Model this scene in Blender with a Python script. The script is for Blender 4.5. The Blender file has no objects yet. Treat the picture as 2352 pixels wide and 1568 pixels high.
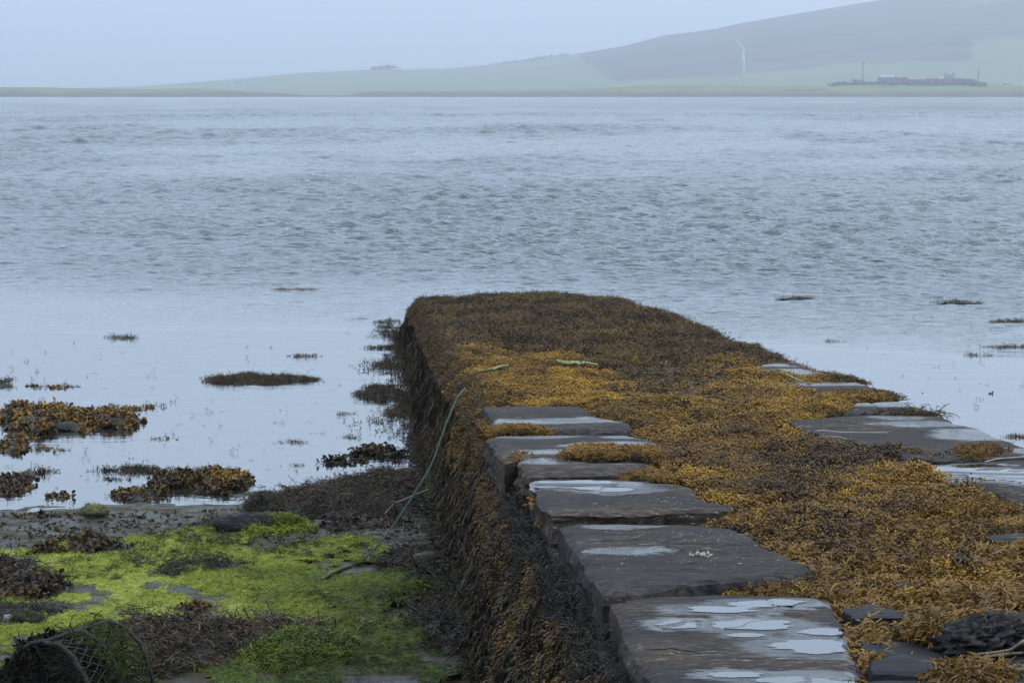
import bpy, math, random
import numpy as np
from mathutils import Vector, geometry as mgeo

# ------------------------------------------------------------------ camera, sky, sun, exposure
SC = bpy.context.scene
COL = SC.collection
F = 6000.0                 # focal length in units of the 2352-wide sheet used for all measurements
CZ = 2.6                   # eye height above the water
HORI = 215.0
PITCH = math.atan((784 - HORI) / F)
cam_d = bpy.data.cameras.new('camera')
cam_d.sensor_width = 36.0
cam_d.lens = 36.0 * F / 2352.0
cam_d.clip_start = 0.1
cam_d.clip_end = 20000
cam = bpy.data.objects.new('camera', cam_d)
COL.objects.link(cam)
cam.location = (0, 0, CZ)
cam.rotation_euler = (math.pi / 2 - PITCH, 0, 0)
SC.camera = cam

SUN_EL, SUN_AZ = math.radians(54), math.radians(65)     # azimuth clockwise from +Y
world = bpy.data.worlds.new('World')
SC.world = world
world.use_nodes = True
wn, wl = world.node_tree.nodes, world.node_tree.links
wn.clear()
sky = wn.new('ShaderNodeTexSky')
sky.sky_type = 'NISHITA'
sky.sun_disc = False
sky.sun_elevation = SUN_EL
sky.sun_rotation = SUN_AZ
sky.dust_density = 3.0
bg_sky = wn.new('ShaderNodeBackground')
bg_sky.inputs['Strength'].default_value = 0.05
wl.new(sky.outputs[0], bg_sky.inputs[0])
tc = wn.new('ShaderNodeTexCoord')
sep = wn.new('ShaderNodeSeparateXYZ')
wl.new(tc.outputs['Generated'], sep.inputs[0])
cr = wn.new('ShaderNodeValToRGB')                        # overcast layer, brighter towards the zenith
e = cr.color_ramp.elements
e[0].position = 0.0; e[0].color = (0.37, 0.475, 0.63, 1)
e[1].position = 1.0; e[1].color = (0.72, 0.84, 0.97, 1)
for p, c in ((0.10, (0.51, 0.63, 0.825, 1)), (0.35, (0.68, 0.81, 0.96, 1))):
    q = e.new(p); q.color = c
wl.new(sep.outputs['Z'], cr.inputs[0])
wnoise = wn.new('ShaderNodeTexNoise')
wnoise.inputs['Scale'].default_value = 2.2
wnoise.inputs['Detail'].default_value = 4
wl.new(tc.outputs['Generated'], wnoise.inputs['Vector'])
wmr = wn.new('ShaderNodeMapRange')
wmr.inputs['From Min'].default_value = 0.3; wmr.inputs['From Max'].default_value = 0.7
wmr.inputs['To Min'].default_value = 1.55; wmr.inputs['To Max'].default_value = 1.75
wl.new(wnoise.outputs['Fac'], wmr.inputs['Value'])
bg_cl = wn.new('ShaderNodeBackground')
wl.new(cr.outputs[0], bg_cl.inputs[0])
wl.new(wmr.outputs[0], bg_cl.inputs['Strength'])
addw = wn.new('ShaderNodeAddShader')
wl.new(bg_sky.outputs[0], addw.inputs[0]); wl.new(bg_cl.outputs[0], addw.inputs[1])
wout = wn.new('ShaderNodeOutputWorld')
wl.new(addw.outputs[0], wout.inputs['Surface'])

sun_d = bpy.data.lights.new('sun', 'SUN')
sun_d.energy = 0.8
sun_d.angle = math.radians(25)
sun_d.color = (1.0, 0.97, 0.93)
sun = bpy.data.objects.new('sun', sun_d)
COL.objects.link(sun)
sv = Vector((math.sin(SUN_AZ) * math.cos(SUN_EL), math.cos(SUN_AZ) * math.cos(SUN_EL), math.sin(SUN_EL)))
sun.rotation_euler = sv.to_track_quat('Z', 'Y').to_euler()
sun.location = (30, 40, 60)

vs = SC.view_settings
SC.display_settings.display_device = 'sRGB'
vs.view_transform = 'Standard'; vs.look = 'None'; vs.gamma = 1.0; vs.exposure = 0.2
vs.use_curve_mapping = False
SC.render.engine = 'CYCLES'
SC.cycles.use_denoising = True
SC.cycles.max_bounces = 5
SC.cycles.diffuse_bounces = 2
SC.cycles.glossy_bounces = 3
SC.cycles.transparent_max_bounces = 8
SC.cycles.volume_bounces = 0
SC.cycles.caustics_reflective = False
SC.cycles.sample_clamp_indirect = 3.0

RNG = np.random.default_rng(11)
# ------------------------------------------------------------------ measuring helpers
cp, sp = math.cos(PITCH), math.sin(PITCH)
def ray(u, v):
    u = np.asarray(u, float); v = np.asarray(v, float)
    a = (u - 1176) / F; b = -(v - 784) / F
    return np.stack([a + 0 * b, cp + b * sp + 0 * a, -sp + b * cp + 0 * a], -1)
C0 = np.array([0, 0, CZ])
def to_z(u, v, z=0.0):
    d = ray(u, v)
    k = (z - CZ) / d[..., 2]
    return C0 + d * k[..., None]
def at_y(u, v, y):
    d = ray(u, v)
    return C0 + d * (y / d[..., 1])[..., None]
def proj(P):
    x, y, z = P[..., 0], P[..., 1], P[..., 2] - CZ
    dz = y * cp - z * sp
    up = y * sp + z * cp
    return 1176 + F * x / dz, 784 - F * up / dz
# the pier's frame: t runs along it away from the eye, w to its right
dv = ray(790.0, 426.0)
E2 = dv[:2] / np.linalg.norm(dv[:2])
MS = dv[2] / np.linalg.norm(dv[:2])
N2 = np.array([E2[1], -E2[0]])
RZ0 = CZ - 1.26
def ramp_z(t): return RZ0 + MS * t
def rp(u, v, dz=0.0):
    d = ray(u, v)
    dt = d[..., :2] @ E2
    k = (RZ0 + dz - CZ) / (d[..., 2] - MS * dt)
    return np.stack([dt * k, (d[..., :2] @ N2) * k], -1)
def rw(t, w, dz=0.0):
    t = np.asarray(t, float); w = np.asarray(w, float)
    x = E2[0] * t + N2[0] * w; y = E2[1] * t + N2[1] * w
    return np.stack([x, y, ramp_z(t) + dz + 0 * x], -1)
def tw_of(x, y): return x * E2[0] + y * E2[1], x * N2[0] + y * N2[1]
def rpoly(px, dz=0.0):
    a = np.array(px, float); return rp(a[:, 0], a[:, 1], dz)
def gpoly(px, z=0.0):
    a = np.array(px, float); return to_z(a[:, 0], a[:, 1], z)[:, :2]
def inpoly(P, poly):
    x, y = P[:, 0], P[:, 1]; r = np.zeros(len(P), bool)
    n = len(poly)
    for i in range(n):
        x1, y1 = poly[i]; x2, y2 = poly[(i + 1) % n]
        if y1 == y2: continue
        c = ((y1 > y) != (y2 > y)) & (x < (x2 - x1) * (y - y1) / (y2 - y1) + x1)
        r ^= c
    return r
def polydist(P, poly):
    d = np.full(len(P), 1e9)
    n = len(poly)
    for i in range(n):
        a = poly[i]; b = poly[(i + 1) % n]; ab = b - a
        k = np.clip(((P - a) @ ab) / max(ab @ ab, 1e-12), 0, 1)
        q = a + k[:, None] * ab
        d = np.minimum(d, np.hypot(*(P - q).T))
    return d
def _h(ix, iy, seed):
    n = (ix.astype(np.int64) * 374761393 + iy.astype(np.int64) * 668265263 + seed * 1442695041) & 0xFFFFFFFF
    n = ((n ^ (n >> 13)) * 1274126177) & 0xFFFFFFFF
    return ((n ^ (n >> 16)) & 0xFFFF) / 65535.0
def vn(x, y, seed=0):
    x = np.asarray(x, float); y = np.asarray(y, float)
    ix = np.floor(x); iy = np.floor(y); fx = x - ix; fy = y - iy
    fx = fx * fx * (3 - 2 * fx); fy = fy * fy * (3 - 2 * fy)
    a = _h(ix, iy, seed); b = _h(ix + 1, iy, seed); c = _h(ix, iy + 1, seed); d = _h(ix + 1, iy + 1, seed)
    return (a * (1 - fx) + b * fx) * (1 - fy) + (c * (1 - fx) + d * fx) * fy
def fbm(x, y, oct=4, seed=0):           # about -1 .. 1
    s = 0; a = 1.0; tot = 0
    for i in range(oct):
        s = s + a * (vn(x * 2 ** i + 17 * i, y * 2 ** i - 9 * i, seed + i) * 2 - 1); tot += a; a *= 0.5
    return s / tot * 1.5

# ------------------------------------------------------------------ object helpers
def tag(o, label=None, cat=None, group=None, kind=None):
    if label: o['label'] = label
    if cat: o['category'] = cat
    if group: o['group'] = group
    if kind: o['kind'] = kind
    return o
def fast_mesh(name, V, quads=None, tris=None, attrs=None, smooth=True):
    me = bpy.data.meshes.new(name)
    V = np.asarray(V, np.float32).reshape(-1, 3)
    me.vertices.add(len(V)); me.vertices.foreach_set('co', V.ravel())
    idx = []; starts = []; n = 0
    if quads is not None and len(quads):
        q = np.asarray(quads, np.int32); idx.append(q.ravel()); starts.append(np.arange(len(q)) * 4); n = len(q) * 4
    if tris is not None and len(tris):
        q = np.asarray(tris, np.int32); idx.append(q.ravel()); starts.append(n + np.arange(len(q)) * 3)
    if idx:
        idx = np.concatenate(idx); starts = np.concatenate(starts)
        me.loops.add(len(idx)); me.loops.foreach_set('vertex_index', idx.astype(np.int32))
        me.polygons.add(len(starts)); me.polygons.foreach_set('loop_start', starts.astype(np.int32))
        me.polygons.foreach_set('use_smooth', np.full(len(starts), smooth, bool))
    me.update(calc_edges=True)
    for k, a in (attrs or {}).items():
        a = np.asarray(a)
        if a.ndim == 2: t = 'FLOAT_VECTOR'
        elif a.dtype.kind == 'i': t = 'INT'
        else: t = 'FLOAT'
        at = me.attributes.new(k, t, 'POINT')
        if t == 'FLOAT_VECTOR': at.data.foreach_set('vector', a.astype(np.float32).ravel())
        elif t == 'INT': at.data.foreach_set('value', a.astype(np.int32))
        else: at.data.foreach_set('value', a.astype(np.float32))
    return me
def link(name, me, mat, parent=None, loc=(0, 0, 0)):
    o = bpy.data.objects.new(name, me)
    COL.objects.link(o)
    if mat is not None: me.materials.append(mat)
    if parent is not None: o.parent = parent
    o.location = loc
    return o
def place(name, V, quads, tris, mat, parent=None, attrs=None, smooth=True, origin=None):
    """mesh object from world-space vertices, its origin at its own foot"""
    V = np.asarray(V, float).reshape(-1, 3)
    if origin is None: origin = np.array([V[:, 0].mean(), V[:, 1].mean(), V[:, 2].min()])
    base = np.zeros(3)
    p = parent
    while p is not None: base = base + np.array(p.location); p = p.parent
    me = fast_mesh(name, V - origin, quads, tris, attrs, smooth)
    return link(name, me, mat, parent, origin - base)
def empty(name, loc):
    o = bpy.data.objects.new(name, None); COL.objects.link(o); o.location = loc; o.empty_display_size = 0.2
    return o
class MB:
    """collects simple shapes into one mesh"""
    def __init__(s): s.V = []; s.Q = []; s.T = []; s.n = 0
    def add(s, V, Q=None, T=None):
        V = np.asarray(V, float).reshape(-1, 3)
        s.V.append(V)
        if Q is not None and len(Q): s.Q.append(np.asarray(Q) + s.n)
        if T is not None and len(T): s.T.append(np.asarray(T) + s.n)
        s.n += len(V)
    def box(s, c, size, yaw=0, jit=0, rng=None):
        V = np.array([[x, y, z] for z in (-.5, .5) for y in (-.5, .5) for x in (-.5, .5)]) * np.array(size)
        if jit: V = V + (rng or RNG).uniform(-jit, jit, V.shape)
        cy, sy = math.cos(yaw), math.sin(yaw)
        V = np.stack([V[:, 0] * cy - V[:, 1] * sy, V[:, 0] * sy + V[:, 1] * cy, V[:, 2]], 1) + np.array(c)
        s.add(V, [[0, 2, 3, 1], [4, 5, 7, 6], [0, 1, 5, 4], [1, 3, 7, 5], [3, 2, 6, 7], [2, 0, 4, 6]])
    def prism(s, base, top):
        """two equal polygons joined"""
        base = np.asarray(base, float); n = len(base)
        V = np.concatenate([base, np.asarray(top, float)])
        s.add(V, [[i, (i + 1) % n, n + (i + 1) % n, n + i] for i in range(n)],
              [[0, i + 1, i] for i in range(1, n - 1)] + [[n, n + i, n + i + 1] for i in range(1, n - 1)])
    def tube(s, pts, r, k=6):
        pts = np.asarray(pts, float); m = len(pts)
        r = np.broadcast_to(np.asarray(r, float), (m,))
        T = np.gradient(pts, axis=0); T /= np.linalg.norm(T, axis=1)[:, None] + 1e-12
        ref = np.array([0, 0, 1.0]) if abs(T[0][2]) < .9 else np.array([1.0, 0, 0])
        V = []
        for i in range(m):
            a = np.cross(T[i], ref); a /= np.linalg.norm(a) + 1e-12; b = np.cross(T[i], a)
            for j in range(k):
                g = 2 * math.pi * j / k
                V.append(pts[i] + r[i] * (a * math.cos(g) + b * math.sin(g)))
        Q = [[i * k + j, i * k + (j + 1) % k, (i + 1) * k + (j + 1) % k, (i + 1) * k + j] for i in range(m - 1) for j in range(k)]
        T3 = [[0, j + 1, j] for j in range(1, k - 1)] + [[(m - 1) * k, (m - 1) * k + j, (m - 1) * k + j + 1] for j in range(1, k - 1)]
        s.add(V, Q, T3)
    def build(s, name, mat, parent=None, smooth=False, origin=None):
        return place(name, np.concatenate(s.V), np.concatenate(s.Q) if s.Q else None, np.concatenate(s.T) if s.T else None, mat, parent, None, smooth, origin)

# ------------------------------------------------------------------ materials
class NT:
    def __init__(s, name):
        s.m = bpy.data.materials.new(name); s.m.use_nodes = True
        s.n = s.m.node_tree.nodes; s.l = s.m.node_tree.links; s.n.clear()
        s.out = s.n.new('ShaderNodeOutputMaterial')
        s.p = s.n.new('ShaderNodeBsdfPrincipled'); s.l.new(s.p.outputs[0], s.out.inputs['Surface'])
    def new(s, t, **kw):
        x = s.n.new('ShaderNode' + t)
        for k, v in kw.items():
            if hasattr(x, k): setattr(x, k, v)
            else: x.inputs[k].default_value = v
        return x
    def to(s, a, b): s.l.new(a, b)
    def pos(s, scale=(1, 1, 1), obj=False):
        g = s.new('TexCoord').outputs['Object'] if obj else s.new('NewGeometry').outputs['Position']
        m = s.new('VectorMath', operation='MULTIPLY'); s.to(g, m.inputs[0]); m.inputs[1].default_value = scale
        return m.outputs[0]
    def noise(s, vec, scale=1.0, detail=4, rough=0.55, dist=0.0):
        x = s.new('TexNoise', Scale=scale, Detail=detail, Roughness=rough, Distortion=dist); s.to(vec, x.inputs['Vector']); return x.outputs['Fac']
    def ramp(s, fac, stops):
        r = s.new('ValToRGB'); el = r.color_ramp.elements
        while len(el) > 1: el.remove(el[-1])
        el[0].position = stops[0][0]; el[0].color = (*stops[0][1], 1) if len(stops[0][1]) == 3 else stops[0][1]
        for p, c in stops[1:]:
            q = el.new(p); q.color = (*c, 1)
        s.to(fac, r.inputs[0]); return r.outputs[0]
    def mr(s, v, a, b, c, d):
        x = s.new('MapRange'); s.to(v, x.inputs['Value'])
        for k, w in zip(('From Min', 'From Max', 'To Min', 'To Max'), (a, b, c, d)): x.inputs[k].default_value = w
        return x.outputs[0]
    def mix(s, f, a, b, mode='MIX'):
        x = s.new('Mix', data_type='RGBA', blend_type=mode)
        for inp, val in ((x.inputs[0], f), (x.inputs[6], a), (x.inputs[7], b)):
            if isinstance(val, (int, float)): inp.default_value = val
            elif isinstance(val, tuple): inp.default_value = (*val, 1)
            else: s.to(val, inp)
        return x.outputs[2]
    def math(s, op, a, b=0.0):
        x = s.new('Math', operation=op)
        for i, v in ((0, a), (1, b)):
            if isinstance(v, (int, float)): x.inputs[i].default_value = v
            else: s.to(v, x.inputs[i])
        return x.outputs[0]
    def attr(s, name, inst=False):
        a = s.new('Attribute'); a.attribute_type = 'INSTANCER' if inst else 'GEOMETRY'; a.attribute_name = name; return a.outputs['Fac']
    def set(s, **kw):
        for k, v in kw.items():
            inp = s.p.inputs[k.replace('_', ' ')]
            if isinstance(v, (int, float)): inp.default_value = v
            elif isinstance(v, tuple): inp.default_value = (*v, 1) if len(v) == 3 else v
            else: s.to(v, inp)
    def bump(s, h, strength, dist):
        b = s.new('Bump', Strength=strength, Distance=dist); s.to(h, b.inputs['Height']); s.to(b.outputs[0], s.p.inputs['Normal']); return b

def weed_mat(name, inst, stops, rough=(0.42, 0.7), tipk=0.6, spec=0.16, huecol=(0.042, 0.023, 0.014)):
    t = NT(name)
    tone = t.attr('tone', inst); tip = t.attr('tip')
    pur = t.attr('hue', inst)
    c = t.ramp(tone, stops)
    c = t.mix(t.math('MULTIPLY', pur, 0.75), c, huecol)
    k = t.math('ADD', 0.72, t.math('MULTIPLY', tip, tipk))
    c2 = t.new('VectorMath', operation='SCALE'); t.to(c, c2.inputs[0]); t.to(k, c2.inputs['Scale'])
    n = t.noise(t.pos((60, 60, 60)), 1.0, 2)
    t.set(Base_Color=c2.outputs[0], Roughness=t.mr(n, 0.3, 0.7, *rough))
    t.p.inputs['Specular IOR Level'].default_value = spec
    return t.m
BROWN = [(0, (.005, .0045, .004)), (.2, (.019, .0145, .008)), (.4, (.062, .038, .014)), (.6, (.122, .065, .014)), (.8, (.185, .097, .012)), (1, (.29, .168, .025))]
GREEN = [(0, (.008, .009, .005)), (.2, (.014, .029, .005)), (.4, (.042, .068, .006)), (.6, (.100, .124, .010)), (.8, (.200, .225, .020)), (1, (.32, .36, .06))]
M = {}
M['weed'] = weed_mat('seaweed', False, BROWN)
M['weed_i'] = weed_mat('seaweed_fronds', True, BROWN)
M['green'] = weed_mat('green_weed', False, GREEN, (.5, .8), .35, .12, (.085, .062, .012))
M['green_i'] = weed_mat('green_weed_threads', True, GREEN, (.5, .8), .35, .12, (.085, .062, .012))

def stone_mat(name, dark=(.018, .0165, .0165), mid=(.050, .0455, .043), brown=(.092, .064, .043), rough=(.6, .9), specks=1.0, spec=.04):
    t = NT(name)
    st = t.pos((1.2, 4.5, 4.5))
    a = t.noise(st, 2.2, 9, .72, .8); b = t.noise(t.pos((1, 1.6, 1)), 1.7, 4); f = t.noise(t.pos((5, 34, 34)), 1.6, 6, .7)
    c = t.ramp(a, [(.33, dark), (.5, mid), (.66, tuple(x * 1.6 for x in mid))])
    c = t.mix(t.mr(b, .45, .68, 0, .75), c, brown)
    c = t.mix(t.mr(f, .30, .48, .85, 0), c, (.006, .006, .007))
    w = t.noise(t.pos((16, 75, 75)), 1.0, 3, .6); wz = t.noise(t.pos((1.1, 1.8, 1)), 1.5, 3)
    sp_ = t.math('MULTIPLY', t.mr(w, .60, .66, 0, specks), t.mr(wz, .46, .58, 0, 1))
    c = t.mix(sp_, c, (.30, .25, .20))
    g_ = t.noise(t.pos((22, 60, 60)), 1.0, 5, .75); c = t.mix(t.mr(g_, .40, .60, .8, 0), c, (.010, .010, .011))
    wet = t.attr('wet'); ws_ = t.noise(t.pos((7, 46, 46)), 1.0, 6, .7)
    wf = t.math('MULTIPLY', t.mr(t.math('ADD', wet, t.mr(ws_, .3, .7, -.45, .45)), .42, .62, 0, 1), 1.0)
    c = t.mix(wf, c, (.012, .012, .0125))
    t.set(Base_Color=c); ro = t.mr(a, .35, .7, *rough); rx = t.new('Mix', data_type='FLOAT'); t.to(wf, rx.inputs[0]); t.to(ro, rx.inputs[2]); rx.inputs[3].default_value = .09; t.to(rx.outputs[0], t.p.inputs['Roughness'])
    t.to(t.mr(wf, 0, 1, spec, .6), t.p.inputs['Specular IOR Level'])
    h = t.math('ADD', t.math('MULTIPLY', a, .7), t.math('MULTIPLY', f, .3))
    t.bump(t.math('ADD', h, t.math('MULTIPLY', g_, .25)), .9, .014)
    return t.m
M['slab'] = stone_mat('wet_flagstone')
M['stone'] = stone_mat('dark_wet_stone', (.007, .008, .010), (.018, .019, .022), (.024, .021, .018), (.5, .8), .6, .06)
t = NT('puddle_water'); t.set(Base_Color=(.02, .021, .022), Roughness=.05, IOR=1.45)
t.bump(t.noise(t.pos((30, 60, 30)), 1.0, 3), .05, .003); M['puddle'] = t.m

t = NT('wet_mud')
a = t.noise(t.pos((3, 6, 3)), 1.3, 8, .65); b = t.noise(t.pos((.8, 1.5, .8)), 1.2, 4); d = t.noise(t.pos((26, 40, 26)), 1.0, 5, .7)
c = t.ramp(a, [(.3, (.010, .009, .006)), (.5, (.028, .024, .015)), (.7, (.054, .046, .028))])
c = t.mix(t.mr(b, .45, .65, 0, .5), c, (.05, .046, .016))
c = t.mix(t.mr(d, .56, .66, 0, .65), c, (.012, .011, .010))
t.set(Base_Color=c, Roughness=t.mr(a, .44, .60, .22, .85)); t.p.inputs['Specular IOR Level'].default_value = .09; t.bump(t.math('ADD', a, t.math('MULTIPLY', d, .6)), .8, .03); M['mud'] = t.m

t = NT('sea_water')
n1 = t.noise(t.pos((1.6, 3.2, 1)), 1.0, 4, .55); n2 = t.noise(t.pos((6, 14, 1)), 1.0, 3, .5)
env = t.attr('rough')
h = t.math('ADD', t.math('MULTIPLY', n1, .7), t.math('MULTIPLY', n2, .25))
hh = t.math('MULTIPLY', h, t.math('ADD', t.math('MULTIPLY', env, .9), .035))
t.set(Base_Color=t.mix(env, (.016, .017, .015), (.020, .041, .052)), Roughness=t.mr(env, 0, 1.2, .02, .10), IOR=1.55)
bn = t.bump(hh, .8, .28)
nz = t.new('TexNoise', Scale=1.0, Detail=4, Roughness=.6); t.to(t.pos((1.1, .30, 1)), nz.inputs['Vector'])      # wavelets too far off to model, as their scatter of slopes
s1 = t.new('VectorMath', operation='SUBTRACT'); t.to(nz.outputs['Color'], s1.inputs[0]); s1.inputs[1].default_value = (.5, .5, .5)
s2 = t.new('VectorMath', operation='MULTIPLY'); t.to(s1.outputs[0], s2.inputs[0]); s2.inputs[1].default_value = (.5, 1.0, 0)
s3 = t.new('VectorMath', operation='SCALE'); t.to(s2.outputs[0], s3.inputs[0]); t.to(t.math('MULTIPLY', t.attr('far'), .62), s3.inputs['Scale'])
s4 = t.new('VectorMath', operation='ADD'); t.to(bn.outputs[0], s4.inputs[0]); t.to(s3.outputs[0], s4.inputs[1])
s5 = t.new('VectorMath', operation='NORMALIZE'); t.to(s4.outputs[0], s5.inputs[0]); t.to(s5.outputs[0], t.p.inputs['Normal']); M['water'] = t.m

def flat_mat(name, col, rough=.7, var=.25, scale=3.0, metal=0.0, obj=False):
    t = NT(name)
    n = t.noise(t.pos((scale,) * 3, obj), 1.0, 5, .6)
    c = t.ramp(n, [(.3, tuple(x * (1 - var) for x in col)), (.7, tuple(min(1, x * (1 + var)) for x in col))])
    t.set(Base_Color=c, Roughness=rough, Metallic=metal); return t.m
M['white'] = flat_mat('white_paint', (.6, .61, .63), .7, .04, .2)
M['rope_green'] = flat_mat('green_rope', (.016, .048, .030), .8, .6, 40)
M['rope_moss'] = flat_mat('mossy_rope', (.05, .07, .008), .8, .5, 40)
M['rope_yellow'] = flat_mat('yellow_rope', (.20, .19, .065), .8, .45, 30)
M['cord'] = flat_mat('pale_cord', (.30, .29, .26), .8, .3, 30)
M['stick'] = flat_mat('bleached_stem', (.13, .098, .07), .9, .3, 20)
M['hoop'] = flat_mat('weedy_hoop', (.014, .015, .011), .9, .5, 25)
M['net'] = flat_mat('weedy_net', (.011, .014, .005), .9, .7, 30)
M['wood'] = flat_mat('old_pole_wood', (.06, .05, .045), .8, .2, 1)
M['roof_grey'] = flat_mat('grey_sheet_roof', (.26, .28, .31), .7, .1, .3)
M['roof_brown'] = flat_mat('brown_roof', (.26, .17, .13), .8, .15, .3)
M['roof_red'] = flat_mat('rusty_red_roof', (.26, .13, .09), .8, .25, .3)
M['barn_stone'] = flat_mat('farm_stone', (.075, .075, .08), .9, .25, .5)
M['house_wall'] = flat_mat('house_harling', (.16, .165, .175), .9, .1, .5)
M['pane'] = flat_mat('window_glass', (.02, .02, .025), .1, .1, .5)
M['farleaf'] = flat_mat('hedge_leaves', (.055, .068, .048), .9, .4, .4)

t = NT('hill_ground')
fld = t.attr('field'); a = t.noise(t.pos((.004, .006, .02)), 1.0, 7, .65, .4); b = t.noise(t.pos((.0012, .006, .02)), 1.6, 5, .6)
heath = t.ramp(a, [(.3, (.048, .034, .036)), (.5, (.080, .062, .058)), (.7, (.13, .118, .085))])
heath = t.mix(t.mr(b, .58, .68, 0, .7), heath, (.22, .21, .13))
grass = t.ramp(a, [(.3, (.10, .135, .072)), (.7, (.175, .205, .11))])
fn = t.noise(t.pos((.012, .02, .05)), 1.0, 5, .7); ff = t.mr(t.math('ADD', fld, t.mr(fn, .3, .7, -.4, .4)), .35, .65, 0, 1)
t.set(Base_Color=t.mix(ff, heath, grass), Roughness=.95); t.p.inputs['Specular IOR Level'].default_value = .1
M['hill'] = t.m
t = NT('headland_ground')
hz = t.attr('hz'); a = t.noise(t.pos((.03, .01, .05)), 1.0, 6, .65)
hz2 = t.math('ADD', hz, t.mr(a, .3, .7, -.14, .14))
grass = t.ramp(a, [(.3, (.075, .118, .034)), (.5, (.115, .150, .05)), (.7, (.145, .165, .066))])
rock = t.ramp(t.noise(t.pos((.08, .02, .3)), 1.0, 6, .7), [(.3, (.055, .035, .028)), (.7, (.15, .10, .085))])
t.set(Base_Color=t.mix(t.mr(hz2, .40, .46, 0, 1), rock, grass), Roughness=.95); t.p.inputs['Specular IOR Level'].default_value = .1
M['headland'] = t.m

# ------------------------------------------------------------------ large structure: shore, water, far land
def Yw(x): return np.clip(16.9 + 0.64 * (np.asarray(x) + 1.7), 13.5, 18.3) - 13.0 * np.clip((np.asarray(x, float) - 1.5) / 1.2, 0, 1)
def ground_z(x, y):
    x = np.asarray(x, float); y = np.asarray(y, float)
    d = Yw(x) - y
    z = np.where(d > 0, 0.027 * d, 0.06 * d)
    return z + 0.017 * fbm(x * .9, y * .9, 3, 5) + 0.017 * fbm(x * 4.0, y * 2.6, 4, 8) + 0.004 * fbm(x * 18, y * 14, 2, 9)
def grid_quads(nr, nc):
    i = np.arange(nr - 1)[:, None] * nc + np.arange(nc - 1)[None, :]
    i = i.ravel()
    return np.stack([i, i + 1, i + nc + 1, i + nc], 1)
xs = np.concatenate([np.linspace(-30, -4.2, 30), np.linspace(-4, .6, 190), np.linspace(.8, 14, 30)])
ys = np.concatenate([np.linspace(-12, 9.6, 30), np.linspace(9.8, 19.4, 330), np.linspace(20, 70, 25)])
X, Y = np.meshgrid(xs, ys)
gz = ground_z(X, Y)
tag(place('shore', np.stack([X, Y, gz], -1), grid_quads(len(ys), len(xs)), None, M['mud']), kind='structure')

# water: a sheet whose mesh is finer near the shore, with real wavelets further out
vy = np.concatenate([np.linspace(222.70, 228, 20), np.arange(228.2, 270, .17), np.arange(270, 420, 0.32), np.arange(420, 760, .7), np.arange(760, 1300, 3.0), np.linspace(1310, 3400, 60)])
uu = np.concatenate([np.linspace(-3200, -80, 60), np.arange(-60, 2420, 3.4), np.linspace(2440, 5600, 60)])
Yr = F * CZ / (vy - HORI)
Xw = (uu[None, :] - 1176) / F * Yr[:, None]
Yq = Yr[:, None] + 0 * Xw
dY = np.abs(np.gradient(Yr))[:, None]; dX = 3.0 / F * Yr[:, None]
calm = 30.5 - 4.5 * np.clip((Xw - 1) / 4, -.4, 1.4) + 5 * fbm(Xw * .10, Yq * .10, 3, 31)
env = np.clip((Yq - calm) / 15.0, 0, 1)
gust = 0.95 + .55 * fbm(Xw * .16, Yq * .02, 3, 45) * np.clip((Yq - 60) / 120, 0, 1) + 0.75 * fbm(Xw * .035 + 3, Yq * .022, 4, 40) + .35 * fbm(Xw * .12, Yq * .06, 3, 41)
env_g = env * np.clip(gust, .62, 1.7) * (1 + .25 * np.exp(-((Yq - 60) / 30) ** 2)) * (1 + np.clip((Yq - 50) / 260, 0, 1.0))
Z = np.zeros_like(Xw)
rw_ = np.random.default_rng(5)
for i in range(96):
    lam = .22 * (16.0 / .22) ** (i / 95.0) * rw_.uniform(.9, 1.1)
    th = math.radians(rw_.normal(-84, 40)); kx, ky = math.cos(th), math.sin(th)
    k = 2 * math.pi / lam
    lim = abs(ky) * dY + abs(kx) * dX
    lam0 = np.clip(.0125 * Yq, .42, 2.6); amp = .041 * lam / (2 * math.pi) * np.minimum(1, (lam0 / lam)) ** 1.5
    fade = np.clip((lam / np.maximum(lim, 1e-6) - 1.1) / 1.3, 0, 1)
    wob = .8 * (vn(Xw * .6 / lam + i, Yq * .6 / lam, 60 + i) * 2 - 1)
    Z += amp * fade * np.sin(k * (kx * Xw + ky * Yq) + rw_.uniform(0, 6.28) + wob)
Z = Z * env_g * np.clip(1.6 - Yq / 300, .12, 1) + .0004 * fbm(Xw * 2.0, Yq * 5, 2, 77) * (1 - env)
me = fast_mesh('water', np.stack([Xw, Yq, Z], -1).reshape(-1, 3), grid_quads(len(vy), len(uu))[:, ::-1], None, {'rough': env_g.ravel(), 'far': (env_g * np.clip((Yq - 45) / 110, 0, 1)).ravel()})
tag(link('water', me, M['water']), kind='structure')

# far hill
def interp(px, u):
    a = np.array(px, float); return np.interp(u, a[:, 0], a[:, 1])
RIDGE = [(-900, 212), (0, 208), (200, 201), (330, 197), (480, 186), (600, 176), (690, 167), (850, 160), (1000, 159), (1130, 148), (1200, 142), (1300, 128), (1345, 120),
         (1430, 106), (1500, 88), (1530, 81), (1600, 73), (1640, 67), (1700, 54), (1850, 29), (1940, 14), (2030, 0), (2150, -22), (2352, -48), (2700, -70), (3400, -40)]
YR = 4500.0
def hill_z(u, Y):
    s = np.clip((Y - 2550) / (YR - 2550), 0, 1.3)
    zr = CZ + (HORI - interp(RIDGE, u)) / F * YR
    f = np.where(s <= 1, .35 * s + .65 * s * s * (3 - 2 * s), 1 - (s - 1) * .6)
    return zr * f - 1.0
us = np.linspace(-900, 3400, 520); rows = np.concatenate([np.linspace(2500, YR, 170), np.linspace(YR + 60, YR * 1.25, 10)])
U, R = np.meshgrid(us, rows)
zh = hill_z(U, R)
x_h = (U - 1176) / F * R
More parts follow.
